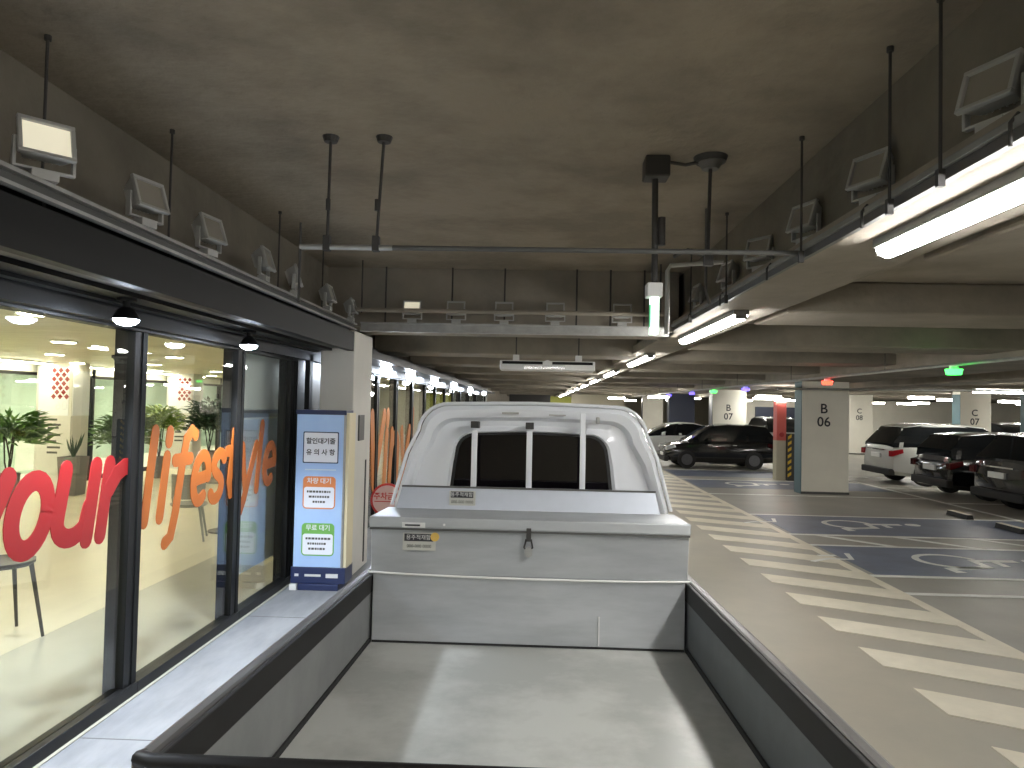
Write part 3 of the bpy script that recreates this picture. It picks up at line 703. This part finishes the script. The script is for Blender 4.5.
# back glass wall of the cafe
bw = [-8.8, -4, 0, 4, 8, 10.4, 12.75, 14.15, 15.6, 17.4, 19.5, 22, 25, 29, 33.9]
for i in range(len(bw)-1):
    w = bpy.data.objects.new('window_%d' % (40+i), None); C.objects.link(w); w.location = (-9.9, bw[i], .15); struct(w); L = bw[i+1]-bw[i]
    MB().box(-.05, .05, 0, L, 0, .1).box(-.05, .05, 0, L, 2.25, 2.31).box(-.05, .05, L-.12, L, 0, 2.52).build('frame', m_blackside, w)
    MB().box(-.05, .05, 0, L, 2.31, 2.52).build('header', m_cafewall, w)
    MB().box(-.004, .004, 0, L-.12, .1, 2.25).build('pane', m_glass, w)
def poster_pillar(y, label):
    p = struct(MB().box(-9.75, -9.05, y, y+.55, .15, 2.66).build('pillar_cafe', m_pillarw), label)
    MB().box(-9.05, -9.03, y+.02, y+.53, 1.62, 2.5).build('poster', m_white, p)
    MB().box(-9.75+.05, -9.10, y-.012, y, 1.62, 2.56).build('poster', m_white, p)
    MB().box(-9.05, -9.035, y+.03, y+.5, .6, 1.58).build('notice', m_pillarw, p)
    mb = MB()
    for r in range(7):
        for c_ in range(3 - (r % 2)):
            cx = -9.27 + (c_-1+(.5 if r % 2 else 0))*.13; cz = 2.50-r*.085
            mb.prism([(cx-.05, cz), (cx, cz+.055), (cx+.05, cz), (cx, cz-.055)], lambda u, v, k: (u, y-.012-.003*k, v))
    mb.build('diamond_pattern', m_red, p)
    mb = MB()
    for k, (w, z) in enumerate(((.14, 1.52), (.20, 1.42), (.17, 1.36), (.20, 1.22), (.14, 1.1), (.2, .98), (.16, .88))):
        mb.box(-9.50, -9.50+w*1.3, y-.004, y-.001, z, z+.04)
    mb.build('notice_lines', m_grey, p)
    return p
poster_pillar(13.6, 'white cafe pillar with red diamond poster behind the word your')
poster_pillar(18.5, 'white cafe pillar behind the word lifestyle')
# white display board right behind the third pane
t = thing('display_board', 'pale display board standing behind the third shop pane', 'display board', (-2.78, 6.60, .15))
MB().box(-.02, .0, 0, 2.0, .20, 2.45).build('board', m_board, t)
MB().box(0, .004, .05, 1.45, 1.68, 1.75).build('grey_band', m_galv, t)
MB().box(0, .004, .02, 1.48, 1.1, 1.66).build('blue_reflection', m_blueband, t)  # blue of the banner stand's reflection, painted on the board
for z0, z1 in ((1.0, 1.35), (.50, .85)): MB().box(.004, .007, .3, 1.05, z0, z1).build('notice_or_reflection', m_panelw, t, bev=.002)  # pale panels painted here as part of the same banner reflection
for y in (.03, 1.43): MB().box(-.02, .01, y, y+.04, 0, .20).build('foot', m_galv, t)

# lettering on the glass
lettering('window_lettering', 'your', 'large red italic word your on the shop glass', 2.93, 1.20, .405, -2.514, m_red, adv=[.36, .335, .39, .31], sw=.225)
lettering('window_lettering', 'lifestyle', 'large orange italic word lifestyle on the shop glass', 4.46, 1.20, .40, -2.514, m_orange, adv=[.19, .19, .27, .31, .26, .27, .36, .17, .32], sw=.205)
lettering('window_lettering', 'Vinyl', 'orange lettering on the glass beyond the white pillar', 10.5, .70, .78, -2.49, m_orange2, adv=[1.0, .5, .95, .95, .5], sw=.27)

# downlights in the cafe
dl = thing('cafe_downlight', 'round downlight in the cafe ceiling nearest the left edge', 'downlight', (-3.3, 3.1, 2.655), group='round downlights in the cafe ceiling')
MB().cyl((0, 0, -.012), (0, 0, .005), .15, n=20).build('trim_ring', m_white, dl); MB().cyl((0, 0, -.016), (0, 0, -.011), .125, n=20).build('lens', m_cafelight, dl)
YS = (-2.5, .2, 2.9, 5.6, 8.3, 11, 13.7, 16.4, 19.5, 23, 27)
nth = lambda y: ords[YS.index(y)]
GRP = 'round downlights in the cafe ceiling'
for x in (-3.9, -5.7, -7.5, -9.0):
    for y in (-2.5, .2, 2.9, 5.6, 8.3, 11, 13.7, 16.4, 19.5, 23, 27):
        if random.random() < .03: continue
        dup(dl, (x+random.uniform(-.1, .1), y+random.uniform(-.1, .1), 2.655), 0, 'round warm cafe downlight, %s from near end, %s row from shop glass' % (nth(y), ords[(-3.9, -5.7, -7.5, -9.0).index(x)]), GRP)
t = thing('linear_cafe_light', 'long bright strip light along the cafe back window', 'strip light', (-9.5, 8, 2.62))
MB().box(-.06, .06, 0, 12, 0, .03).build('housing', m_white, t); MB().box(-.05, .05, .02, 11.98, -.015, 0).build('diffuser', m_cafelight, t)
for i, y in enumerate((7, 11, 14.5, 18, 22, 27)):
    t = thing('outer_panel_light', 'bright panel light outside the cafe back window, %s from the left' % ords[i], 'panel light', (-11.5, y, 2.675), group='panel lights outside the back window')
    MB().box(-.55, .55, -.3, .3, 0, .04).build('housing', m_white, t); MB().box(-.52, .52, -.27, .27, -.01, 0).build('diffuser', m_cafelight, t)
t = thing('security_camera', 'small dark dome on the cafe ceiling', 'camera', (-6.6, 11.0, 2.66))
MB().cyl((0, 0, -.05), (0, 0, 0), .09).build('base', m_dark, t); MB().cyl((0, 0, -.12), (0, 0, -.05), .03, r2=.07).build('dome', m_dark, t, smooth=True)
# furniture-height things beyond the back window
for i, y in enumerate((10.5, 13.4, 16.2)):
    t = thing('outer_cabinet', 'grey green cabinet outside the cafe back window, %s from the left' % ords[i], 'cabinet', (-12.6, y, .14))
    MB().box(0, .5, 0, 1.5, 0, 1.1).build('body', m_mint, t, bev=.02); MB().box(-.02, .54, -.03, 1.53, 1.1, 1.14).build('top', m_grey, t)
    for k in range(2): MB().box(.5, .515, .05+k*.72, .71+k*.72, .08, 1.04).build('door', m_cafewall, t)

# plants
def leafy(mb, c, n, R, Lf, w, droop=.3, mi=0, flat=0):
    for i in range(n):
        a = random.uniform(0, 2*pi); el = random.uniform(-.2, 1.3); r = R*random.uniform(.2, 1)
        p = Vector(c)+Vector((cos(a)*cos(el), sin(a)*cos(el), sin(el)*1.0))*r
        d = Vector((cos(a+random.uniform(-.6, .6)), sin(a+random.uniform(-.6, .6)), random.uniform(-droop, .8))).normalized()
        s = d.cross(Vector((0, 0, 1))).normalized(); l = Lf*random.uniform(.6, 1.2); up = Vector((0, 0, .12*l))
        mb.add([p, p+d*l*.4+s*w+up, p+d*l, p+d*l*.4-s*w+up], [(0, 1, 2), (0, 2, 3)], mi)
def plant(label, x, y, hpot, hstem, R, n, Lf, w, ml, potw=.18):
    t = thing('potted_plant', label, 'potted plant', (x, y, .15))
    MB().loft([[(rr*cos(k*pi/10), rr*sin(k*pi/10), z) for k in range(20)] for rr, z in ((potw*.75, 0), (potw, hpot), (potw*.9, hpot), (potw*.85, hpot-.05))]).build('pot', m_pot, t, smooth=True)
    mb = MB()
    for k in range(4): mb.tube([(0, 0, hpot-.06), (.05*cos(k*2), .05*sin(k*2), hpot+.3*hstem), (.18*R*cos(k*1.6), .18*R*sin(k*1.6), hpot+hstem)], .012, n=6)
    mb.build('stem', m_chair, t)
    mb = MB(); leafy(mb, (0, 0, hpot+hstem*.9), n, R, Lf, w); mb.build('foliage', ml, t)
    return t
plant('arching green palm at the far left inside the cafe', -8.75, 11.6, .55, .60, .48, 420, .34, .03, m_leaf)
plant('bushy green plant left of the first mullion inside the cafe', -8.7, 14.85, .55, .45, .62, 1100, .20, .045, m_leaf)
plant('yellow green bushy plant behind the orange letters', -8.75, 16.35, .50, .75, .50, 900, .18, .04, m_leaf3)
plant('dark leafy plant farther right behind the orange letters', -8.3, 17.9, .55, .65, .70, 1100, .2, .045, m_leaf2)
t = thing('potted_aloe', 'tall grey planter with spiky aloe between the red letters', 'potted plant', (-8.7, 13.2, .15))
MB().loft([[(rr*c_, rr*s_, z) for c_, s_ in ((-1, -1), (1, -1), (1, 1), (-1, 1))] for rr, z in ((.15, 0), (.19, .72), (.16, .72), (.16, .68))]).build('pot', m_pot, t)
mb = MB()
for k in range(14):
    a = k*2.4; d = Vector((cos(a)*.35, sin(a)*.35, 1)).normalized(); s = Vector((-sin(a), cos(a), 0))*.025; l = random.uniform(.35, .55); p0 = Vector((0, 0, .68))
    mb.add([p0+s, p0-s, p0+d*l, p0+d*l*.5+Vector((cos(a), sin(a), 0))*.03], [(0, 1, 2), (0, 3, 2), (1, 3, 2)])
mb.build('foliage', m_leaf2, t)

# cafe chairs and table
def chair(label, x, y, rz, seat_z, seatm, legm, back=.4):
    t = thing('cafe_chair', label, 'chair', (x, y, .151), (0, 0, rz))
    n = 14
    rings = [[(.23*cos(2*pi*k/n)*f, .22*sin(2*pi*k/n)*f, seat_z+dz) for k in range(n)] for f, dz in ((.9, -.03), (1, -.01), (1, .01), (.85, .005))]
    MB().loft(rings).build('seat', seatm, t, smooth=True)
    pts0 = []; 
    mb = MB(); rr = []
    for z, f in ((seat_z+.08, 1), (seat_z+back, 1.05)):
        rr.append([(.23*f*cos(RAD(a)), .22*f*sin(RAD(a)), z) for a in range(30, 151, 15)] + [(.21*f*cos(RAD(a)), .20*f*sin(RAD(a)), z) for a in range(150, 29, -15)])
    MB().loft(rr).build('backrest', seatm, t, smooth=True)
    for sx in (-1, 1):
        MB().cyl((sx*.16, .17, seat_z-.02), (sx*.18, .215, seat_z+.12), .01).build('back_support', legm, t)
        for sy in (-1, 1): MB().cyl((sx*.21, sy*.21, 0), (sx*.14, sy*.14, seat_z-.02), .012, r2=.018, n=8).build('leg', legm, t)
    return t
chair('grey shell chair under the orange letters', -4.55, 9.3, RAD(200), .47, m_chairs, m_chairs)
chair('grey chair right of the brown table leg', -4.2, 10.6, RAD(20), .47, m_chairs, m_wood)
chair('dark wooden chair at the left edge behind the red letters', -4.05, 5.35, RAD(150), .58, m_chair, m_chair, .38)
t = thing('cafe_table', 'round cafe table behind the word lifestyle', 'table', (-4.35, 9.95, .151))
MB().cyl((0, 0, .70), (0, 0, .73), .36, n=28).build('table_top', m_chairs, t, bev=.005)
MB().cyl((0, 0, .02), (0, 0, .70), .025).build('column', m_wood, t); MB().cyl((0, 0, 0), (0, 0, .02), .22, n=20).build('base', m_chair, t)
t = thing('cafe_table', 'dark low table far left behind the word your', 'table', (-4.5, 4.75, .151))
MB().box(-.35, .35, -.35, .35, .70, .74).build('table_top', m_chair, t, bev=.006)
for sx in (-1, 1):
    for sy in (-1, 1): MB().cyl((sx*.33, sy*.33, 0), (sx*.24, sy*.24, .70), .018, r2=.025).build('leg', m_chair, t)

# spotlights under the soffit
def spot():
    t = thing('soffit_spotlight', 'x', 'spotlight', group='spotlights under the soffit')
    MB().cyl((0, 0, .10), (0, 0, .115), .05, n=16).build('mount', m_black, t)
    MB().cyl((0, 0, .06), (0, 0, .10), .02).build('stem', m_black, t)
    MB().loft([[(r*cos(k*pi/10), r*sin(k*pi/10), z) for k in range(20)] for r, z in ((.03, .065), (.045, .05), (.075, 0), (.07, 0), (.035, .045))]).build('shade', m_blackside, t, smooth=True)
    MB().loft([[(rr*cos(k*pi/9), rr*sin(k*pi/9), z) for k in range(18)] for rr, z in ((.066, .008), (.062, -.008), (.045, -.024), (.018, -.033))]).build('lens', m_spot, t, smooth=True)
    l = bpy.data.lights.new('spot_beam', 'SPOT'); l.energy = 120; l.color = (.82, .90, 1); l.spot_size = RAD(125); l.spot_blend = .6; l.shadow_soft_size = .06
    lo = bpy.data.objects.new('spot_beam', l); C.objects.link(lo); lo.parent = t; lo.location = (0, 0, -.05)
    return t
s0 = spot(); s0.location = (-2.23, 3.78, 2.42); s0['label'] = 'bell shaped spotlight above the first mullion'
for i, y in enumerate((.45, 2.1, 5.43)):
    lab = ('spotlight under the soffit behind the viewpoint', 'spotlight under the soffit just outside the left edge', 'spotlight under the soffit above the third shop pane', 'spotlight under the soffit next to the white pillar')[i]
    dup(s0, (-2.23, y, 2.42), 0, lab)
fd = None
for i, y in enumerate((8.75, 10.3, 12.3, 15.2, 18.8, 23.4, 29.5)):
    dup(s0, (-2.2, y, 2.47), (RAD(-62), 0, RAD(10)), '%s blue white spotlight beyond the white pillar' % ords[i])
    q = [o for o in C.objects if o.get('label') == '%s blue white spotlight beyond the white pillar' % ords[i]][0]; q.scale = (1.25, 1.25, 1.25)
    for ch in q.children:
        if ch.type == 'LIGHT':
            if fd is None: fd = ch.data.copy(); fd.energy = 14; fd.spot_size = RAD(80)
            ch.data = fd
struct(MB().box(-2.42, -2.0, 8.3, 34, 2.535, 2.60).build('trim_9', m_blackside))

# ------------------------------------------------------------------ banner light box
b = thing('banner_stand', 'light blue Korean notice stand with navy base on the walkway', 'banner stand', (-2.37, 7.03, .15))
MB().box(.0, .52, 0, .24, .20, 1.74).build('casing', m_standside, b, bev=.006)
MB().box(-.002, .47, -.012, 0, .22, 1.72).build('front_print', m_standbl, b)
MB().box(-.012, .49, -.02, .25, 1.72, 1.765).build('top_cap', m_standnavy, b, bev=.004)
MB().box(-.02, .52, -.025, .26, .06, .22).build('base_band', m_standnavy, b, bev=.006)
MB().box(.06, .46, -.05, .22, 0, .06).build('base_foot', m_standnavy, b, bev=.006)
MB().box(.47, .49, -.022, -.005, .22, 1.72).build('edge_strip', m_galv, b)
def rrect(x0, x1, z0, z1, r, n=5):
    P = []
    for cx, cz, a in ((x1-r, z1-r, 0), (x0+r, z1-r, 90), (x0+r, z0+r, 180), (x1-r, z0+r, 270)): P += arc(cx, cz, r, r, a, a+90, n)
    return P
def pan(name, x0, x1, z0, z1, m, d, r=.02, parent=b):
    o = MB().prism(rrect(x0, x1, z0, z1, r), lambda u, v, k: (u, -.012-d-.002*k, v)).build(name, m, parent); return o
pan('title_border', .065, .42, 1.24, 1.55, m_standnavy, .0005, .012); pan('title_panel', .075, .41, 1.25, 1.54, m_panelw, .002, .01)
text_mesh('title_text', '할인대기줄', .064, m_text, b, (.242, -.0185, 1.455), off=.0012)
text_mesh('title_text', '유 의 사 항', .064, m_text, b, (.242, -.0185, 1.345), off=.0012)
MB().box(.09, .40, -.0165, -.0145, 1.17, 1.182).build('small_print', m_blueband, b)
for z0, z1, zh, mh, tx, lines in ((.79, 1.11, 1.015, m_hdro, '차량 대기', (.24, .20, .12)), (.33, .65, .555, m_hdrg, '무료 대기', (.24, .20, .18))):
    pan('notice_border', .075, .40, z0, z1, mh, .0005, .04); pan('notice_or_reflection', .087, .388, z0+.012, zh-.01, m_panelw, .002, .025)
    text_mesh('notice_heading', tx, .062, m_white, b, (.237, -.0165, (zh+z1)/2), off=.001)
    mb = MB()
    for k, wl in enumerate(lines):
        z = zh-.055-k*.05; x = .237-wl/2
        while x < .237+wl/2-.012:
            ww = random.uniform(.012, .03); mb.box(x, x+ww, -.019, -.0165, z-.010, z+.010); x += ww+.007
    mb.build('notice_lines', m_grey, b)
mb = MB(); mb.box(.02, .06, -.028, -.0255, .13, .155).box(.12, .28, -.028, -.0255, .13, .152).box(.33, .45, -.028, -.0255, .12, .16)
mb.build('base_print', m_offw, b)
MB().box(-.02, .05, -.06, .0, 0, .055).build('plug_box', m_offw, b, bev=.004)

# round no parking sign beyond the pillar
t = thing('no_parking_sign', 'round red and white no parking sign standing left of the truck', 'sign', (-2.05, 9.9, .15))
MB().cyl((0, 0, 0), (0, 0, .03), .2, n=24).build('base', m_dark, t); MB().cyl((0, .02, .03), (0, .02, .45), .018).build('pole', m_redp, t)
MB().cyl((0, 0, .50), (0, .02, .50), .235, n=36).build('face_ring', m_signred, t)
MB().cyl((0, -.004, .50), (0, 0, .50), .205, n=36).build('face', m_signw, t)
text_mesh('face_text', '주차금지', .105, m_signred, t, (0, -.006, .55), off=.002)
MB().box(-.18, .18, -.006, -.004, .475, .487).build('rule', m_signred, t)

# ------------------------------------------------------------------ truck
TR = RAD(-2.1)
TL = (-.028, 3.56, 0.0)
tk = thing('pickup_truck', 'white cab pickup truck with open grey steel cargo bed', 'truck', TL, (TR, 0, 0))
ZB = .803
MB().box(-.79, .79, -2.03, .50, ZB-.03, ZB).build('bed_floor', m_steel, tk)
mb = MB()
for s in (-1, 1): mb.box(s*.35-.04, s*.35+.04, -1.95, 2.2, .50, ZB-.03)
for y in (-1.8, -1.2, -.6, 0): mb.box(-.75, .75, y, y+.06, .66, ZB-.03)
mb.build('chassis', m_dark, tk)
MB().box(-.60, .55, -1.94, -.9, ZB, ZB+.0012).build('worn_patch', mat('paler worn steel', (.45, .455, .43), .28, metal=.25, noise=1, col2=(.37, .375, .35), scale=2.4, detail=9), tk) if False else None
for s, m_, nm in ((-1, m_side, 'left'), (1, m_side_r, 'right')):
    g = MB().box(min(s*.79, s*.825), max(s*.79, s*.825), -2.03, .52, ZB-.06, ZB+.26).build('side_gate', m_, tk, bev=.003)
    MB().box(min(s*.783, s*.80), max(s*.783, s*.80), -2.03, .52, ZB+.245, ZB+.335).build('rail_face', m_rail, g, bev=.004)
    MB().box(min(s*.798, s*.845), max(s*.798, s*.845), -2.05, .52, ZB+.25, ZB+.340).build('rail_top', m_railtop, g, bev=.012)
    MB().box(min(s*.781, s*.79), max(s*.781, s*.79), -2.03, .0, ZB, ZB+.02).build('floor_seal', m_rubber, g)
    mb = MB()
    for y in (-1.7, -.9, -.1): mb.box(min(s*.84, s*.86), max(s*.84, s*.86), y, y+.10, ZB+.05, ZB+.15)
    mb.build('gate_latch', m_railtop, g)
tg = MB().box(-.80, .80, -2.075, -2.045, ZB-.06, ZB+.33).build('tailgate', m_side, tk, bev=.004)
MB().tube([(-.835, -2.0, ZB+.320), (-.825, -2.045, ZB+.335), (-.79, -2.062, ZB+.338), (.79, -2.062, ZB+.338), (.825, -2.045, ZB+.335), (.835, -2.0, ZB+.325)], .017, n=10).build('tailgate_rail', m_rail, tk, smooth=True)

def outl(hb, ht, zb, zk, zt, r, n=7, xo=0):
    """cab cross outline: straight to zk, tapering to zt with rounded top corners"""
    P = [(-hb*.97, zb), (-hb, zb+.1), (-hb, zk)]
    # direction of side
    sx = hb-ht; sz = zt-zk; th = atan2(sz, sx)   # angle of left side
    P += [(-hb+sx*k/3*(1-r/sz*.8), zk+sz*k/3*(1-r/sz*.8)) for k in (1, 2)]
    cx = -ht+r*.92; cz = zt-r
    for k in range(n+1):
        a = pi-(pi/2-th)*.4 - (pi/2-(pi/2-th)*.4)*k/n
        P.append((cx+r*cos(a), cz+r*sin(a)))
    P.append((-ht*.35, zt+.008)); P.append((0, zt+.012))
    return P + [(-x, z) for x, z in reversed(P[:-1])]
def ring(o, y, sh=0): return [(x, y+(z-.8)*sh, z) for x, z in o]
A = dict(zb=.62)
yb = .60
rings = [ring(outl(.815, .655, .62, 1.42, 2.015, .17), yb+.10), ring(outl(.825, .665, .62, 1.42, 2.025, .18), yb+.13),
         ring(outl(.835, .67, .60, 1.42, 2.035, .18), yb+.7), ring(outl(.835, .66, .58, 1.42, 2.02, .18), yb+1.05)]
rf = [(x, y, z) for x, y, z in ring(outl(.83, .62, .56, 1.38, 1.90, .16), yb+1.35)]
rf2 = [(x, y+max(0, 1.5-z)*.35, z) for x, y, z in ring(outl(.81, .58, .50, 1.28, 1.60, .14), yb+1.55)]
rings += [rf, rf2, [(x*.97, yb+1.95, min(z, 1.3)) for x, y, z in rf2]]
# rear face built of stepped outlines
def scale_o(o, fx, dz, zc=1.3): return [(x*fx, z-dz if z > zc else z) for x, z in o]
o0 = outl(.815, .655, .62, 1.42, 2.015, .17)
o1 = outl(.79, .63, .64, 1.42, 1.99, .16); o2 = outl(.765, .595, .66, 1.42, 1.945, .15); o3 = outl(.745, .575, .68, 1.42, 1.925, .14)
o4 = outl(.70, .53, .70, 1.42, 1.895, .13)
o5 = outl(.535, .485, 1.36, 1.50, 1.875, .13); o6 = outl(.51, .465, 1.38, 1.50, 1.862, .125); o7 = outl(.48, .442, 1.44, 1.50, 1.852, .11)
rear = [ring(o7, yb+.105), ring(o6, yb+.085), ring(o5, yb+.10), ring(o4, yb+.115), ring(o3, yb+.105), ring(o2, yb+.06), ring(o1, yb+.045), ring(o0, yb+.07)]
cab = MB().loft(rear+rings, cap0=False, cap1=True).build('cab', m_white, tk, smooth=True)
MB().loft([ring(outl(.485, .447, 1.43, 1.50, 1.857, .11), yb+.10), ring(outl(.485, .447, 1.43, 1.50, 1.857, .11), yb+.115)]).build('rear_window', m_winblk, cab)
MB().loft([ring(outl(.492, .454, 1.425, 1.50, 1.862, .11), yb+.098), ring(outl(.47, .432, 1.445, 1.50, 1.842, .105), yb+.094)], cap0=False, cap1=False).build('window_seal', m_rubber, cab)
# drip rail along the roof edge
op = outl(.828, .668, .62, 1.42, 2.028, .18)
dr = [(x, yb+.055, z) for x, z in op if z > 1.3]
MB().tube(dr, .011, n=8).build('drip_rail', m_white, cab, smooth=True)
MB().box(-.30, .30, yb+.30, yb+.9, 2.03, 2.045).build('roof_panel', m_white, cab, bev=.01)
for x in (-.335, -.012, .30):
    bar = MB().box(x-.017, x+.017, yb-.03, yb-.005, 1.20, 1.875 if x < .2 else 1.985).build('guard_bar', m_white, tk, bev=.004)
    if x < .2: MB().box(x-.024, x+.024, yb-.036, yb+.07, 1.885, 1.925).build('rubber_clamp', m_dark, bar, bev=.003)
    else: MB().box(x-.012, x+.012, yb-.02, yb+.06, 1.90, 1.93).build('clamp', m_white, bar)
text_mesh('cab_badge', 'ⅢⅢⅡ', .03, m_grey, cab, (-.09, yb+.05, 1.985)) if False else None
MB().box(-.18, -.08, yb+.035, yb+.042, 1.972, 1.984).build('embossed_mark', m_galv, cab)
MB().box(.10, .20, yb+.035, yb+.042, 1.968, 1.976).build('embossed_mark', m_galv, cab)
MB().box(.38, .40, yb+.01, yb+.05, 1.925, 1.965).build('roof_hook', m_galv, cab, bev=.004)
# windscreen, side windows, front lamps, mirrors, wheels
MB().add([(-.60, yb+1.38, 1.86), (.60, yb+1.38, 1.86), (.72, yb+1.78, 1.34), (-.72, yb+1.78, 1.34), (-.60, yb+1.40, 1.90), (.60, yb+1.40, 1.90), (.72, yb+1.82, 1.36), (-.72, yb+1.82, 1.36)],
         [(0, 1, 2, 3), (7, 6, 5, 4), (0, 4, 5, 1), (1, 5, 6, 2), (2, 6, 7, 3), (3, 7, 4, 0)]).build('windscreen', m_winblk, tk)
for s in (-1, 1):
    MB().add([(s*.832, yb+.35, 1.42), (s*.832, yb+1.45, 1.42), (s*.72, yb+1.15, 1.86), (s*.72, yb+.40, 1.86), (s*.845, yb+.35, 1.42), (s*.845, yb+1.45, 1.42), (s*.738, yb+1.15, 1.86), (s*.738, yb+.40, 1.86)],
             [(0, 1, 2, 3), (7, 6, 5, 4), (0, 4, 5, 1), (1, 5, 6, 2), (2, 6, 7, 3), (3, 7, 4, 0)]).build('side_window', m_winblk, tk)
    MB().box(s*.6-.12, s*.6+.12, yb+1.94, yb+1.98, .75, .90).build('headlamp', m_head, tk, bev=.02)
    for y, rr in ((-1.15, .30), (yb+1.0, .32)):
        zc = rr + y*.0367
        wl = MB().cyl((s*.60, y, zc), (s*.79, y, zc), rr, n=28).build('wheel', m_rubber, tk, smooth=True)
        MB().cyl((s*.74, y, zc), (s*.795, y, zc), rr*.58, n=20).build('hub', m_rim, wl, smooth=True)
mr = MB().tube([(-.84, yb+1.35, 1.3), (-.90, yb+1.37, 1.30)], .012); mr.box(-.935, -.88, yb+1.30, yb+1.36, 1.18, 1.42); mr.build('side_mirror', m_dark, tk, bev=.01)
mr = MB().tube([(.84, yb+1.35, 1.3), (.90, yb+1.37, 1.30)], .012); mr.box(.88, .935, yb+1.30, yb+1.36, 1.18, 1.42); mr.build('side_mirror', m_dark, tk, bev=.01)
MB().box(-.78, .78, yb+1.93, yb+2.02, .40, .62).build('front_bumper', m_blackside, tk, bev=.03)

# steel tool box across the front of the bed
bx = thing('tool_box', 'long grey sheet steel tool box across the front of the bed', 'tool box', (TL[0], TL[1], 0), (TR, 0, 0))
MB().loft([[(-w, y, z), (w, y, z), (w, .56, z), (-w, .56, z)] for w, y, z in ((.778, 0, ZB+.002), (.778, -.012, 1.143), (.787, -.016, 1.15), (.789, -.045, 1.375))]).build('body', m_boxm, bx, bev=.004)
MB().box(-.795, .795, -.06, .375, 1.378, 1.434).build('lid', m_boxm, bx, bev=.007)
MB().box(-.79, .79, -.063, -.050, 1.370, 1.380).build('lid_lip', m_galvdark, bx)
MB().loft([[(-.745, .345, 1.43), (.715, .345, 1.43), (.715, .40, 1.43), (-.745, .40, 1.43)], [(-.715, .375, 1.555), (.69, .375, 1.555), (.69, .43, 1.555), (-.715, .43, 1.555)]]).build('back_panel', m_boxpanel, bx, bev=.004)
MB().box(-.717, .692, .370, .378, 1.548, 1.558).build('panel_hem', m_galvdark, bx)
MB().box(-.775, .775, -.004, 0, ZB+.002, ZB+.012).build('bottom_seam', m_rubber, bx)
h = MB().box(-.012, .012, -.068, -.06, 1.33, 1.395).build('hasp', m_dark, bx, bev=.002)
MB().tube([(-.012, -.055, 1.34), (-.022, -.055, 1.30), (-.006, -.054, 1.27), (.02, -.055, 1.30), (.012, -.055, 1.34)], .0045).build('shackle', m_dark, h)
MB().prism([(-.018, 1.262), (0, 1.25), (.018, 1.262), (.02, 1.29), (0, 1.305), (-.02, 1.29)], lambda u, v, k: (u, -.043-.018*k, v)).build('padlock', m_galv, h)
def sticker(x, y, z, w, hh, tag_, parent, tilt=0):
    o = MB().box(x-w/2, x+w/2, y-.002, y, z-hh/2, z+hh/2).build('sticker', m_stickb, parent)
    MB().box(x-w/2+.008, x+w/2-.012, y-.0035, y-.002, z+.002, z+hh/2-.004).build('dark_band', m_text, o)
    text_mesh('band_text', '용주적재함', .027, m_offw, o, (x-.004, y-.0045, z+hh/4-.001), ext=.0004)
    text_mesh('number_text', '000-000 0000', .022, m_text, o, (x, y-.003, z-hh/4-.001), ext=.0004)
    return o
s1 = sticker(-.545, -.042, 1.312, .165, .085, '', bx)
MB().cyl((-.467, -.0465, 1.337), (-.467, -.043, 1.337), .022, n=16).build('yellow_dot', m_sticky, s1)
sticker(-.375, .352, 1.495, .145, .080, '', bx)
o = MB().box(-.63, -.515, -.0625, -.0605, 1.383, 1.408).build('name_sticker', m_plate, bx)
MB().box(-.615, -.54, -.064, -.0625, 1.391, 1.399).build('printed_line', m_text, o)
MB().cyl((-.42, -.064, 1.40), (-.42, -.06, 1.40), .006, n=10).build('rivet', m_plate, bx)
MB().box(.352, .358, -.014, -.0, ZB+.02, ZB+.16).build('paint_drip', m_offw, bx)
# white cord tied across the box
cdn = thing('tie_rope', 'thin white cord stretched across the tool box front', 'cord', (TL[0], TL[1], 0), (TR, 0, 0))
MB().tube([(-.80, -.028, 1.155), (-.6, -.026, 1.147), (-.3, -.026, 1.142), (0, -.026, 1.140), (.3, -.026, 1.140), (.55, -.026, 1.142), (.80, -.028, 1.150)], .0055, n=8).build('cord', m_cord, cdn, smooth=True)
